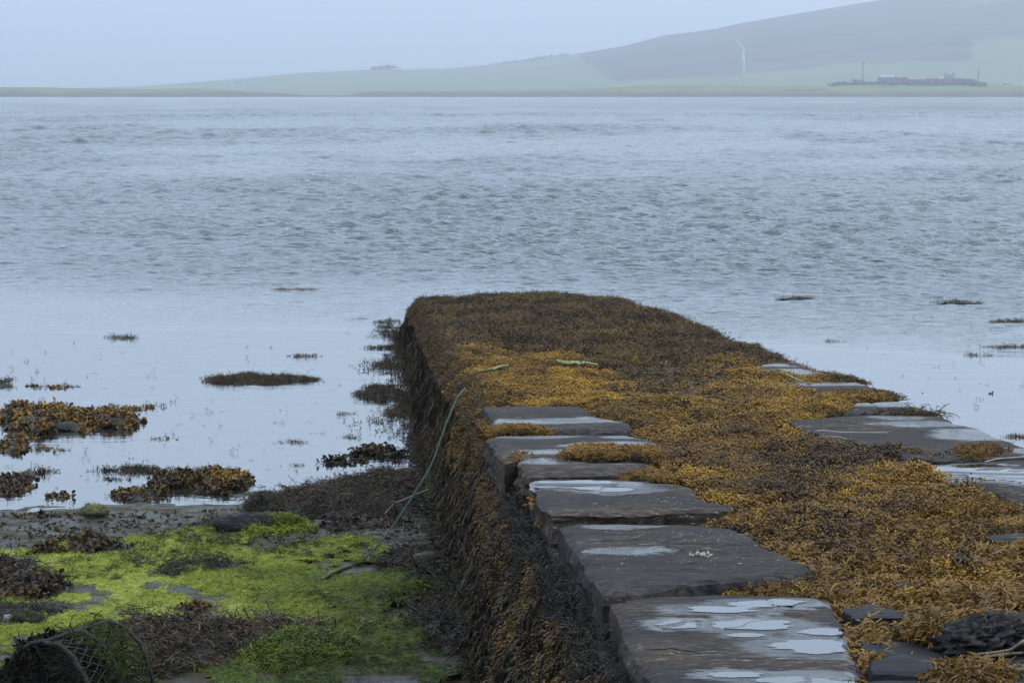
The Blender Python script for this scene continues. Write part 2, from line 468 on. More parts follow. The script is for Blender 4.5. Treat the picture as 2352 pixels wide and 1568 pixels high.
zh = zh + (3.0 * fbm(x_h * .004, R * .004, 4, 3)) * np.clip((zh / 60), 0, 1) * np.clip((YR - R) / 600, 0, 1)
P = np.stack([x_h, R, zh], -1).reshape(-1, 3)
pu, pv = proj(P)
heath = inpoly(np.stack([pu, pv], 1), np.array([(1318, 118), (1345, 143), (1375, 163), (1416, 186), (1676, 176), (1790, 166), (1876, 156), (1926, 147), (2060, 143), (2231, 139), (2231, 86), (3400, 78), (3400, -400), (1345, -400)]))
hp_ = np.array([(1318, 118), (1345, 143), (1375, 163), (1416, 186), (1676, 176), (1790, 166), (1876, 156), (1926, 147), (2060, 143), (2231, 139), (2231, 86), (3400, 78)], float)
dh_ = np.full(len(P), 1e9)
for i_ in range(len(hp_) - 1):
    ab_ = hp_[i_ + 1] - hp_[i_]; q_ = np.stack([pu, pv], 1) - hp_[i_]; k_ = np.clip(q_ @ ab_ / (ab_ @ ab_), 0, 1); dh_ = np.minimum(dh_, np.hypot(*(q_ - k_[:, None] * ab_).T))
fielda = np.clip(.5 + np.where(heath, -1, 1) * dh_ / 16, 0, 1)
me = fast_mesh('hill', P, grid_quads(len(rows), len(us)), None, {'field': fielda})
tag(link('hill', me, M['hill']), kind='structure')

# low headland along the far shore
HEAD = [(-1500, 204), (-300, 202), (0, 200), (120, 201), (200, 203), (330, 205), (420, 203.5), (470, 204), (560, 209), (650, 214), (700, 218.5), (800, 219), (822, 213.5), (860, 209), (1000, 209.5), (1300, 205.5),
        (1420, 200), (1500, 196.5), (1600, 196), (1700, 197), (1800, 196.5), (1890, 195), (1950, 191), (2050, 189), (2200, 191), (2300, 195), (2352, 196.5), (2700, 198), (3500, 204)]
DS = np.array([-6, 0, 9, 20, 24, 60, 130, 300, 500, 640]); HS = np.array([-.25, -.1, .2, .38, .47, .72, 1, 1, .85, 0])
def head_z(u, Y):
    top = CZ + (HORI - interp(HEAD, u)) / F * 2130.0
    return top * np.interp(Y - 2000, DS, HS) - .15
us = np.linspace(-1500, 3500, 900); rows = 2000 + np.concatenate([np.linspace(-6, 60, 22), np.linspace(70, 640, 18)])
U, R = np.meshgrid(us, rows)
zz = head_z(U, R) + .5 * fbm(U * .02, R * .05, 3, 12) * np.clip((R - 2000) / 20, 0, 1) * np.clip((2130 - R) / 60, .12, 1)
me = fast_mesh('headland', np.stack([(U - 1176) / F * R, R + 5 * fbm(U * .012, 0 * U, 3, 4), zz], -1).reshape(-1, 3), grid_quads(len(rows), len(us)), None, {'hz': (zz / 8.0).ravel()})
tag(link('headland', me, M['headland']), kind='structure')

# far woods, hedges: many leafy clumps along a line
def far_clumps(name, line, Yd, hpx, n, seed, zfun, spread=1.0):
    rng = np.random.default_rng(seed); mb = MB()
    a = np.array(line, float)
    for i in range(n):
        u = rng.uniform(a[0, 0], a[-1, 0]); top = np.interp(u, a[:, 0], a[:, 1]) + rng.uniform(0, .6) * hpx
        bz = float(zfun(u, Yd)); h = max(.8, (CZ + (HORI - top) / F * Yd) - bz)
        x = (u - 1176) / F * Yd; y = Yd + rng.uniform(-8, 8)
        for j in range(7):
            r = h * rng.uniform(.22, .42); c = np.array([x + rng.uniform(-.5, .5) * h * spread, y + rng.uniform(-.4, .4) * h, bz + h * rng.uniform(.2, .8)])
            V = rng.normal(size=(9, 3)); V /= np.linalg.norm(V, axis=1)[:, None]
            V = c + V * r * rng.uniform(.7, 1.2, (9, 1))
            mb.add(V, None, [[0, 1, 2], [3, 4, 5], [6, 7, 8], [0, 4, 8], [1, 5, 6], [2, 3, 7], [0, 5, 7], [1, 3, 8], [2, 4, 6], [0, 3, 6], [1, 4, 7], [2, 5, 8]])
    return mb.build(name, M['farleaf'])
tag(far_clumps('woods', [(848, 160), (862, 153), (885, 150), (905, 151), (925, 158)], 4350, 6, 60, 1, hill_z), 'dark clump of farm trees on the skyline left of the hill', 'trees', kind='stuff')
tag(far_clumps('woods', [(1128, 146), (1160, 141), (1200, 138), (1240, 130), (1290, 123), (1312, 124)], 4400, 6, 90, 2, hill_z), 'ragged line of trees climbing the skyline towards the hill', 'trees', kind='stuff')
tag(far_clumps('hedge', [(1905, 190), (1930, 187), (1955, 188), (2010, 187), (2014, 190)], 2090, 3, 60, 3, head_z, 2), 'low dark scrub left of the stone barn on the headland', 'hedge', kind='stuff')
tag(far_clumps('hedge', [(2165, 189), (2185, 180), (2215, 181), (2235, 187), (2256, 190)], 2085, 4, 70, 4, head_z, 2), 'dark bushes on the right side of the gabled farmhouse', 'hedge', kind='stuff')
tag(far_clumps('hedge', [(2020, 187), (2100, 186.5), (2165, 187)], 2072, 2, 60, 14, head_z, 2), 'dark hedge along the foot of the farm buildings', 'hedge', kind='stuff')
tag(far_clumps('hedge', [(1785, 208), (1815, 205.5), (1850, 206.5), (1865, 205), (1898, 207)], 2030, 2, 50, 6, head_z, 2), 'dark bank of scrub low on the shore below the farm', 'hedge', kind='stuff')

# haze: one box of even, thin air
hb = np.array([[x, y, z] for x in (-5200, 5200) for y in (-300, 6200) for z in (-9.0, 330.0)], float)
me = fast_mesh('haze', hb, [[0, 1, 3, 2], [4, 6, 7, 5], [0, 4, 5, 1], [2, 3, 7, 6], [0, 2, 6, 4], [1, 5, 7, 3]], smooth=False)
hm = bpy.data.materials.new('sea_haze'); hm.use_nodes = True; hn = hm.node_tree.nodes; hn.clear()
vol = hn.new('ShaderNodeVolumePrincipled'); vol.inputs['Density'].default_value = 3.6e-4
vol.inputs['Color'].default_value = (.83, .905, .99, 1); vol.inputs['Anisotropy'].default_value = 0.55
ho = hn.new('ShaderNodeOutputMaterial'); hm.node_tree.links.new(vol.outputs[0], ho.inputs['Volume'])
tag(link('haze', me, hm), kind='stuff')

# ------------------------------------------------------------------ far buildings, turbines and poles
def far_pt(u, Yd, zf=head_z): return np.array([(u - 1176) / F * Yd, Yd, float(zf(u, Yd))])
def gable_building(name, u0, u1, ridge_y, eave_y, Yd, wall_m, roof_m, label, cat, zf=head_z, chim=0, depth=7, windows=0, base=None):
    a = far_pt(u0, Yd, zf); b = far_pt(u1, Yd, zf); bz = min(a[2], b[2]) - .3
    if base is not None: bz = CZ + (HORI - base) / F * Yd
    ez = CZ + (HORI - eave_y) / F * Yd; rz = CZ + (HORI - ridge_y) / F * Yd
    L = b[0] - a[0]; e0 = empty(name, ((a[0] + b[0]) / 2, Yd, bz)); tag(e0, label, cat)
    mb = MB(); x0, x1 = a[0], b[0]; y0, y1 = Yd - depth / 2, Yd + depth / 2
    g = lambda x: [[x, y0, bz], [x, y1, bz], [x, y1, ez], [x, Yd, rz], [x, y0, ez]]
    mb.prism(g(x0), g(x1)); mb.build('wall', wall_m, e0)
    mr_ = MB(); s = .25
    for sgn in (-1, 1):
        ye = Yd + sgn * (depth / 2 + .3); n = np.array([0, -sgn * 0.0, .22])
        q = np.array([[x0 + .35, ye, ez - .05], [x1 - .35, ye, ez - .05], [x1 - .35, Yd, rz + .12], [x0 + .35, Yd, rz + .12]])
        mr_.prism(q, q + n)
    ro = mr_.build('roof', roof_m, e0)
    for k in range(chim):
        cx = x0 + .6 if k == 0 else x1 - .6
        m2 = MB(); m2.box((cx, Yd, rz + .7), (1.1, 1.1, 1.9)); m2.build('chimney', wall_m, ro)
    for k in range(windows):
        wx = x0 + (k + .5) * L / windows; m2 = MB(); m2.box((wx, y0 - .02, bz + (ez - bz) * .55), (1.0, .12, 1.2)); m2.build('window', M['pane'], e0)
    return e0
gable_building('stone_barn', 2013, 2051, 173.5, 178.5, 2100, M['barn_stone'], M['roof_grey'], 'stone barn with a pale grey roof, longest roof on the headland farm', 'barn', windows=2)
gable_building('stone_byre', 2051.5, 2079, 173.5, 179, 2102, M['barn_stone'], M['roof_brown'], 'stone byre with a brown roof joined to the grey-roofed barn', 'barn', windows=1)
gable_building('farm_shed', 2080, 2120, 179, 183.5, 2108, M['barn_stone'], M['roof_brown'], 'low long shed with pinkish brown roof between byre and rusty shed', 'shed')
gable_building('farm_shed', 2124, 2148, 177.5, 182, 2109, M['barn_stone'], M['roof_red'], 'low shed with a rusty red roof left of the gabled farmhouse', 'shed')
gable_building('farm_shed', 2149, 2164, 177, 182, 2111, M['barn_stone'], M['roof_grey'], 'small grey-roofed shed against the gabled farmhouse', 'shed')
gable_building('farmhouse', 2164, 2186, 172.5, 179, 2104, M['house_wall'], M['barn_stone'], 'dark gabled farmhouse with a chimney at each end', 'house', chim=2, windows=3)
gable_building('red_hut', 1955, 1968, 180.5, 184.5, 2098, M['barn_stone'], M['roof_red'], 'tiny red-roofed hut left of the utility pole', 'hut')
gable_building('red_hut', 1969, 1981, 181.5, 185.5, 2098, M['house_wall'], M['roof_red'], 'tiny pale-walled red hut at the foot of the utility pole', 'hut')
gable_building('cottage', 530, 541, 185.5, 188.5, 3400, M['white'], M['roof_grey'], 'tiny white cottage on the pale green slope left of the skyline trees', 'house', zf=hill_z, depth=6, base=191)
gable_building('cottage', 543, 557, 184.5, 188, 3420, M['house_wall'], M['roof_grey'], 'tiny grey cottage just right of the white cottage on the slope', 'house', zf=hill_z, depth=6, base=190.5)
gable_building('farm_shed', 955, 1013, 157.5, 162, 4200, M['house_wall'], M['roof_grey'], 'long pale farm shed on the skyline right of the tree clump', 'shed', zf=hill_z, depth=14, base=168)
gable_building('farm_shed', 1014, 1031, 158.5, 162, 4200, M['white'], M['roof_grey'], 'short white-walled shed at the right end of the long skyline shed', 'shed', zf=hill_z, depth=12, base=168)
gable_building('farm_shed', 898, 925, 158, 162, 4180, M['barn_stone'], M['roof_grey'], 'dark low shed beside the skyline tree clump', 'shed', zf=hill_z, depth=12, base=167)
gable_building('cottage', 2300, 2312, 188.5, 191.5, 2450, M['house_wall'], M['roof_grey'], 'pale low cottage at the right edge behind the headland', 'house', depth=6, base=197)
gable_building('cottage', 2334, 2348, 189.5, 192.5, 2450, M['white'], M['roof_grey'], 'white low cottage nearest the right edge behind the headland', 'house', depth=6, base=197)

def turbine(u, hub_v, base_v, tips, Yd, label):
    zc = lambda v: CZ + (HORI - v) / F * Yd
    xx = lambda q: (q - 1176) / F * Yd
    o = empty('wind_turbine', (xx(u), Yd, zc(base_v))); tag(o, label, 'wind turbine')
    H = zc(hub_v) - zc(base_v); k = H / 33.0
    m = MB(); m.tube([(xx(u), Yd, zc(base_v)), (xx(u), Yd, zc(base_v) + H * .5), (xx(u), Yd, zc(hub_v) - .6 * k)], [1.05 * k, .85 * k, .6 * k], 12); m.build('tower', M['white'], o, True)
    m = MB(); m.tube([(xx(u), Yd + 2.6 * k, zc(hub_v)), (xx(u), Yd + 1.8 * k, zc(hub_v)), (xx(u), Yd - 1.2 * k, zc(hub_v))], [.5 * k, .95 * k, .9 * k], 10); m.build('nacelle', M['white'], o, True)
    m = MB(); m.tube([(xx(u), Yd - 1.25 * k, zc(hub_v)), (xx(u), Yd - 1.9 * k, zc(hub_v)), (xx(u), Yd - 2.5 * k, zc(hub_v))], [.85 * k, .75 * k, .2 * k], 10); m.build('hub', M['white'], o, True)
    for du, dv_ in tips:
        tip = np.array([du / F * Yd, 0, -dv_ / F * Yd]); L = np.linalg.norm(tip); dd = tip / L; sd = np.array([dd[2], 0, -dd[0]])
        c0 = np.array([xx(u), Yd - 1.8 * k, zc(hub_v)])
        V = []
        for f, wd, th in ((.03, .35, .35), (.14, .62, .28), (.45, .42, .14), (.8, .26, .08), (1, .10, .04)):
            c = c0 + dd * L * f
            V += [c - sd * wd * k + [0, th * k, 0], c + sd * wd * k * 1.2, c - sd * wd * k - [0, th * k, 0]]
        Q = [[i * 3 + j, i * 3 + (j + 1) % 3, i * 3 + 3 + (j + 1) % 3, i * 3 + 3 + j] for i in range(4) for j in range(3)]
        m = MB(); m.add(V, Q, [[0, 2, 1], [12, 13, 14]]); m.build('blade', M['white'], o)
    return o
turbine(1705.5, 115.5, 193, [(-22.5, -28.5), (35, -3.5), (-10.7, 38.5)], 2560, 'white three-bladed wind turbine standing behind the headland before the hill')
turbine(687, 161.5, 169.5, [(-7, -2.5), (7, -9), (1.5, 8)], 4300, 'tiny pale wind turbine on the left skyline')

def pole(name, u, top_v, Yd, arm, label):
    b = far_pt(u, Yd); zt = CZ + (HORI - top_v) / F * Yd
    o = empty(name, b); tag(o, label, 'pole')
    m = MB(); m.tube([b - [0, 0, .3], (b[0], b[1], zt)], [.42, .30], 8); m.build('post', M['wood'], o)
    if arm:
        m = MB(); m.box((b[0], b[1] - .45, zt - .35), (4.2, .3, .4)); m.build('crossarm', M['wood'], o)
        for q in (-1.7, 0, 1.7):
            m = MB(); m.tube([(b[0] + q, b[1] - .45, zt - .15), (b[0] + q, b[1] - .45, zt + .55)], [.22, .16], 6); m.build('insulator', M['barn_stone'], o)
    else:
        m = MB(); m.box((b[0], b[1] - .5, zt - 4.2), (1.2, .6, 1.8)); m.build('transformer', M['wood'], o)
        m = MB(); m.box((b[0], b[1] - .45, zt - 1.0), (1.6, .25, .3)); m.build('crossarm', M['wood'], o)
pole('utility_pole', 1978, 145.5, 2095, True, 'tall dark utility pole with a crossarm left of the farm')
pole('utility_pole', 2241.5, 160, 2095, False, 'dark post with a box halfway up right of the farmhouse bushes')

# ------------------------------------------------------------------ seaweed fronds (shapes shared by the mats, heaps and tufts)
def nrm(v): return v / (np.linalg.norm(v) + 1e-12)
class Frond:
    def __init__(s): s.V = []; s.Q = []; s.T = []; s.tip = []
    def strip(s, pts, wid, side, tips):
        b = len(s.V)
        for p, w, sd, tp in zip(pts, wid, side, tips):
            s.V += [p - sd * w, p + sd * w]; s.tip += [tp, tp]
        for i in range(len(pts) - 1):
            k = b + 2 * i; s.Q.append([k, k + 1, k + 3, k + 2])
    def bulb(s, c, d, r, l, tp):
        d = nrm(d); a = nrm(np.cross(d, [0.3, 0.2, 1.0])); b_ = np.cross(d, a); k = len(s.V)
        s.V += [c - d * l, c + a * r, c + b_ * r, c - a * r, c - b_ * r, c + d * l]; s.tip += [tp * .7, tp, tp, tp, tp, tp]
        for i in range(4):
            j = (i + 1) % 4; s.T += [[k, k + 1 + j, k + 1 + i], [k + 5, k + 1 + i, k + 1 + j]]
    def grow(s, p, d, L, w, dep, maxd, bulb, rng, droop, wander=.18, fork=(.3, .55), twist=.5, nseg=2):
        pts = [p]; sides = []; up = np.array([0, 0, 1.0]) + rng.normal(0, twist, 3)
        dd = d
        for i in range(nseg):
            dd = nrm(dd + np.array([0, 0, -droop]) + rng.normal(0, wander, 3)); pts.append(pts[-1] + dd * L / nseg)
        sd = nrm(np.cross(dd, up)); t0 = dep / (maxd + 1)
        last = dep == maxd
        wid = [w] * (nseg + 1)
        if last and not bulb: wid[-1] = w * .35
        s.strip(pts, wid, [sd] * (nseg + 1), [t0 + (i / nseg) / (maxd + 1) for i in range(nseg + 1)])
        if not last:
            for sg in (-1, 1):
                a = rng.uniform(*fork); s.grow(pts[-1], nrm(dd * math.cos(a) + sd * sg * math.sin(a) + rng.normal(0, .12, 3)), L * rng.uniform(.65, .95), w * .92, dep + 1, maxd, bulb, rng, droop, wander, fork, twist, nseg)
        elif bulb:
            s.bulb(pts[-1] + dd * bulb, dd, bulb * rng.uniform(.8, 1.15), bulb * rng.uniform(1.3, 1.9), 1.15)
    def done(s): return np.array(s.V, float), np.array(s.Q, int).reshape(-1, 4), np.array(s.T, int).reshape(-1, 3), np.array(s.tip, float)
def kinds(n, fn, seed):
    out = []
    for i in range(n):
        f = Frond(); fn(f, np.random.default_rng(seed + i)); out.append(f.done())
    return out
def az(rng, lo, hi):
    a = rng.uniform(0, 2 * math.pi); e_ = rng.uniform(lo, hi); return np.array([math.cos(a) * math.cos(e_), math.sin(a) * math.cos(e_), math.sin(e_)])
def f_knob(f, rng):                    # short forked fronds with fat yellow ends
    for i in range(7):
        f.grow(np.array([*rng.normal(0, .018, 2), 0]), az(rng, .25, 1.2), .024, .0035, 0, 2 if i < 5 else 1, .0068, rng, .10)
def f_straw(f, rng):                   # narrow forked fronds lying over
    a0 = 0.0
    for i in range(8):
        a = a0 + rng.normal(0, .7); el = rng.uniform(.1, .75)
        f.grow(np.array([*rng.normal(0, .022, 2), 0]), np.array([math.cos(a) * math.cos(el), math.sin(a) * math.cos(el), math.sin(el)]), .036, .0033, 0, 2, 0, rng, .22, fork=(.2, .42), twist=.8)
def f_fine(f, rng):                    # thin dull threads
    a0 = 0.0
    for i in range(9):
        a = a0 + rng.normal(0, .6); el = rng.uniform(.0, .6)
        f.grow(np.array([*rng.normal(0, .03, 2), 0]), np.array([math.cos(a) * math.cos(el), math.sin(a) * math.cos(el), math.sin(el)]), .05, .0030, 0, 1, 0, rng, .2, wander=.3, fork=(.15, .4), twist=.8)
def f_hang(f, rng):                    # long strands hanging down the wall (local -Z), local +Y points out of the wall
    for i in range(6):
        p = np.array([rng.normal(0, .03), .004 + rng.uniform(0, .012), rng.normal(0, .03)]); L = rng.uniform(.10, .24); n = 5
        pts = [p]; d = np.array([rng.normal(0, .25), .35, -1.0])
        for j in range(n):
            d = nrm(d + np.array([rng.normal(0, .16), rng.normal(-.05, .10), -.25])); pts.append(pts[-1] + d * L / n)
            pts[-1][1] = max(pts[-1][1], .002)
        w = rng.uniform(.0028, .0048)
        sd = nrm(np.array([1, rng.normal(0, .5), 0]))
        f.strip(pts, [w, w, w, w, w * .9, w * .5], [sd] * (n + 1), [j / n for j in range(n + 1)])
        for q in range(2):
            a = rng.uniform(-.6, .6); f.grow(pts[-1 - q], nrm(np.array([math.sin(a), .25, -1])), .03, w * .9, 0, 1, .0042 if rng.random() < .45 else 0, rng, .2)
def f_wallknob(f, rng):                # bushy golden fronds hanging on the wall
    for i in range(7):
        p = np.array([rng.normal(0, .022), .004, rng.normal(0, .02)])
        f.grow(p, nrm(np.array([rng.normal(0, .45), .55, rng.normal(-.55, .3)])), .026, .0038, 0, 2, .0062, rng, .2)
def f_flat(f, rng):                    # broad leathery blades
    for i in range(4):
        f.grow(np.array([*rng.normal(0, .02, 2), 0]), az(rng, .1, .8), .042, .011, 0, 1, 0, rng, .16, wander=.35, fork=(.3, .6), twist=1.3, nseg=3)
    for i in range(3):
        d = az(rng, .2, .9); p = np.array([*rng.normal(0, .03, 2), 0.0]); sd = nrm(np.cross(d, az(rng, .3, 1.2)))
        pts = [p + d * .06 * k / 4 + np.array([0, 0, -.012 * (k / 4) ** 2]) for k in range(5)]
        f.strip(pts, [.004, .014, .019, .016, .006], [sd] * 5, [.3, .5, .8, 1, 1.1])
def f_spike(f, rng):                   # thin upright tips breaking the water
    for i in range(6):
        f.grow(np.array([*rng.normal(0, .035, 2), -.01]), az(rng, .1, 1.2), .030, .0028, 0, 1, .0035 if i < 2 else 0, rng, .02)
def f_rope(f, rng):                    # long tangled strings with egg-shaped bladders
    for i in range(5):
        a = rng.uniform(0, 6.28); p = np.array([*rng.normal(0, .04, 2), rng.uniform(0, .02)]); d = np.array([math.cos(a), math.sin(a), .35])
        pts = [p]; n = 8; L = rng.uniform(.16, .30); turn = rng.normal(0, .22)
        for j in range(n):
            c, s_ = math.cos(turn), math.sin(turn); d = np.array([d[0] * c - d[1] * s_, d[0] * s_ + d[1] * c, d[2] - .10]); d = nrm(d + rng.normal(0, .14, 3)); pts.append(pts[-1] + d * L / n)
        w = rng.uniform(.003, .0052); sd = nrm(np.cross(d, [rng.normal(0, .4), rng.normal(0, .4), 1]))
        f.strip(pts, [w] * n + [w * .4], [sd] * (n + 1), [j / n for j in range(n + 1)])
        for j in rng.choice(np.arange(1, n), 2, replace=False): f.bulb(pts[j], pts[j + 1] - pts[j], rng.uniform(.006, .009), rng.uniform(.011, .017), .9)
def f_thread(f, rng):                  # fine green weed, combed flat
    a0 = rng.uniform(0, 6.28)
    for i in range(11):
        a = a0 + rng.normal(0, .9); p = np.array([*rng.normal(0, .03, 2), rng.uniform(0, .012)]); d = np.array([math.cos(a), math.sin(a), rng.uniform(.1, .6)]); pts = [p]; n = 4; L = rng.uniform(.05, .12)
        for j in range(n):
            d = nrm(d + np.array([0, 0, -.28]) + rng.normal(0, .28, 3)); pts.append(pts[-1] + d * L / n)
        w = rng.uniform(.0018, .0042); sd = nrm(np.cross(d, [rng.normal(0, .6), rng.normal(0, .6), 1]))
        f.strip(pts, [w, w * 1.2, w, w, w * .3], [sd] * (n + 1), [j / n for j in range(n + 1)])
FK = {'knob': kinds(6, f_knob, 100), 'straw': kinds(6, f_straw, 200), 'fine': kinds(6, f_fine, 300), 'hang': kinds(8, f_hang, 400), 'wallknob': kinds(6, f_wallknob, 500),
      'flat': kinds(6, f_flat, 600), 'spike': kinds(6, f_spike, 700), 'rope': kinds(8, f_rope, 800), 'thread': kinds(8, f_thread, 900)}

def rot_mats(e_):
    cx, sx, cy, sy, cz, sz = np.cos(e_[:, 0]), np.sin(e_[:, 0]), np.cos(e_[:, 1]), np.sin(e_[:, 1]), np.cos(e_[:, 2]), np.sin(e_[:, 2])
    R = np.empty((len(e_), 3, 3))
    R[:, 0, 0] = cy * cz; R[:, 0, 1] = sx * sy * cz - cx * sz; R[:, 0, 2] = cx * sy * cz + sx * sz
    R[:, 1, 0] = cy * sz; R[:, 1, 1] = sx * sy * sz + cx * cz; R[:, 1, 2] = cx * sy * sz - sx * cz
    R[:, 2, 0] = -sy; R[:, 2, 1] = sx * cy; R[:, 2, 2] = cx * cy
    return R
def merge(kind, P, eul, scl, tone, hue):
    """real copies of a frond kind gathered into arrays"""
    var = FK[kind]; pick = RNG.integers(0, len(var), len(P)); Vs, Qs, Ts, A, B, Cc = [], [], [], [], [], []; n = 0
    R = rot_mats(eul)
    for k, (V, Q, T, tip) in enumerate(var):
        m = pick == k; c = int(m.sum())
        if not c: continue
        W = np.einsum('nij,vj->nvi', R[m], V) * scl[m][:, None, None] + P[m][:, None, :]
        off = n + np.arange(c)[:, None, None] * len(V)
        Vs.append(W.reshape(-1, 3)); Qs.append((Q[None] + off).reshape(-1, 4)); Ts.append((T[None] + off).reshape(-1, 3))
        A.append(np.tile(tip, c)); B.append(np.repeat(tone[m], len(V))); Cc.append(np.repeat(hue[m], len(V))); n += c * len(V)
    return np.concatenate(Vs), np.concatenate(Qs), np.concatenate(Ts), np.concatenate(A), np.concatenate(B), np.concatenate(Cc)
_cols = {}
def kind_collection(kind, mat):
    key = (kind, mat.name)
    if key not in _cols:
        c = bpy.data.collections.new(kind)
        for i, (V, Q, T, tip) in enumerate(FK[kind]):
            me = fast_mesh(kind, V, Q, T, {'tip': tip}); me.materials.append(mat)
            c.objects.link(bpy.data.objects.new('%s_%02d' % (kind, i), me))
        _cols[key] = c
    return _cols[key]
def spread_object(name, base, sets, base_mat, inst_mat):
    """a mat of weed: its under-surface (V, quads, tone) and fronds scattered over it"""
    V, Q, tone0 = base
    allV = [V]; a_is = [np.zeros(len(V), int)]; a_rot = [np.zeros((len(V), 3))]; a_s = [np.ones(len(V))]; a_i = [np.zeros(len(V), int)]; a_t = [tone0]; a_h = [np.zeros(len(V))]
    for k, (kind, P, eul, scl, tone, hue) in enumerate(sets):
        allV.append(P); a_is.append(np.full(len(P), k + 1)); a_rot.append(eul); a_s.append(scl); a_i.append(RNG.integers(0, len(FK[kind]), len(P))); a_t.append(tone); a_h.append(hue)
    me = fast_mesh(name, np.concatenate(allV), Q, None, {'set': np.concatenate(a_is), 'rot': np.concatenate(a_rot), 'scl': np.concatenate(a_s), 'pick': np.concatenate(a_i), 'tone': np.concatenate(a_t), 'hue': np.concatenate(a_h), 'tip': np.zeros(sum(map(len, allV)))})
    o = link(name, me, base_mat)
    g = bpy.data.node_groups.new(name + '_scatter', 'GeometryNodeTree')
    g.interface.new_socket('Geometry', in_out='INPUT', socket_type='NodeSocketGeometry'); g.interface.new_socket('Geometry', in_out='OUTPUT', socket_type='NodeSocketGeometry')
    gi = g.nodes.new('NodeGroupInput'); go = g.nodes.new('NodeGroupOutput'); jn = g.nodes.new('GeometryNodeJoinGeometry')
    g.links.new(gi.outputs[0], jn.inputs[0])
    def na(nm, ty):
        x = g.nodes.new('GeometryNodeInputNamedAttribute'); x.data_type = ty; x.inputs[0].default_value = nm; return x.outputs[0]
    for k, st in enumerate(sets):
        ci = g.nodes.new('GeometryNodeCollectionInfo'); ci.inputs['Collection'].default_value = kind_collection(st[0], inst_mat); ci.inputs['Separate Children'].default_value = True; ci.inputs['Reset Children'].default_value = True
        cmp_ = g.nodes.new('FunctionNodeCompare'); cmp_.data_type = 'INT'; cmp_.operation = 'EQUAL'
        g.links.new(na('set', 'INT'), cmp_.inputs[2]); cmp_.inputs[3].default_value = k + 1
        ip = g.nodes.new('GeometryNodeInstanceOnPoints'); ip.inputs['Pick Instance'].default_value = True
        g.links.new(gi.outputs[0], ip.inputs['Points']); g.links.new(cmp_.outputs[0], ip.inputs['Selection']); g.links.new(ci.outputs[0], ip.inputs['Instance'])
        g.links.new(na('pick', 'INT'), ip.inputs['Instance Index']); g.links.new(na('rot', 'FLOAT_VECTOR'), ip.inputs['Rotation']); g.links.new(na('scl', 'FLOAT'), ip.inputs['Scale'])
        g.links.new(ip.outputs[0], jn.inputs[0])
    g.links.new(jn.outputs[0], go.inputs[0])
    md = o.modifiers.new('scatter', 'NODES'); md.node_group = g
    return o

# ------------------------------------------------------------------ the pier: body, rubble wall, loose stones
T_END = float(rp(1150.0, 684.0)[0]); T_NEAR = 3.2
WL, WR = .76, 3.30
def w_left(t): return WL + .015 * fbm(np.asarray(t) * .8, 0 * np.asarray(t), 2, 50)
def wall_bottom(t): return WL - .17 + 0 * t
def wall_foot_z(t):
    p = rw(t, .5); return np.maximum(ground_z(p[..., 0], p[..., 1]), -.03)
pier = empty('stone_pier', tuple(rw(12.0, 2.0) * [1, 1, 0]))
tag(pier, 'long low stone pier sloping down into the sea under brown seaweed', 'pier')
mb = MB()
def sec(t):
    return np.array([rw(t, WL + .06, -.16), rw(t, WR - .06, -.16), rw(t, WR, -.16) * [1, 1, 0] + [0, 0, -.6], rw(t, WL - .06, -.16) * [1, 1, 0] + [0, 0, -.6]])
mb.prism(sec(-1.0), sec(T_END - .3)); mb.build('core', M['stone'], pier)
rg = np.random.default_rng(3); mb = MB(); yaw = math.atan2(E2[1], E2[0])
for course in range(6):
    t = 2.8 + rg.uniform(0, .3)
    while t < 12.6:
        L = rg.uniform(.3, .85); hgt = .105
        zc = -.155 - course * .115
        p = rw(t + L / 2, WL + .145 - course * .014 + rg.uniform(-.015, .015), zc)
        mb.box(p, (L - .025, .34, hgt * rg.uniform(.8, .98)), yaw, .014, rg); t += L
mb.build('rubble_wall', M['stone'], pier)

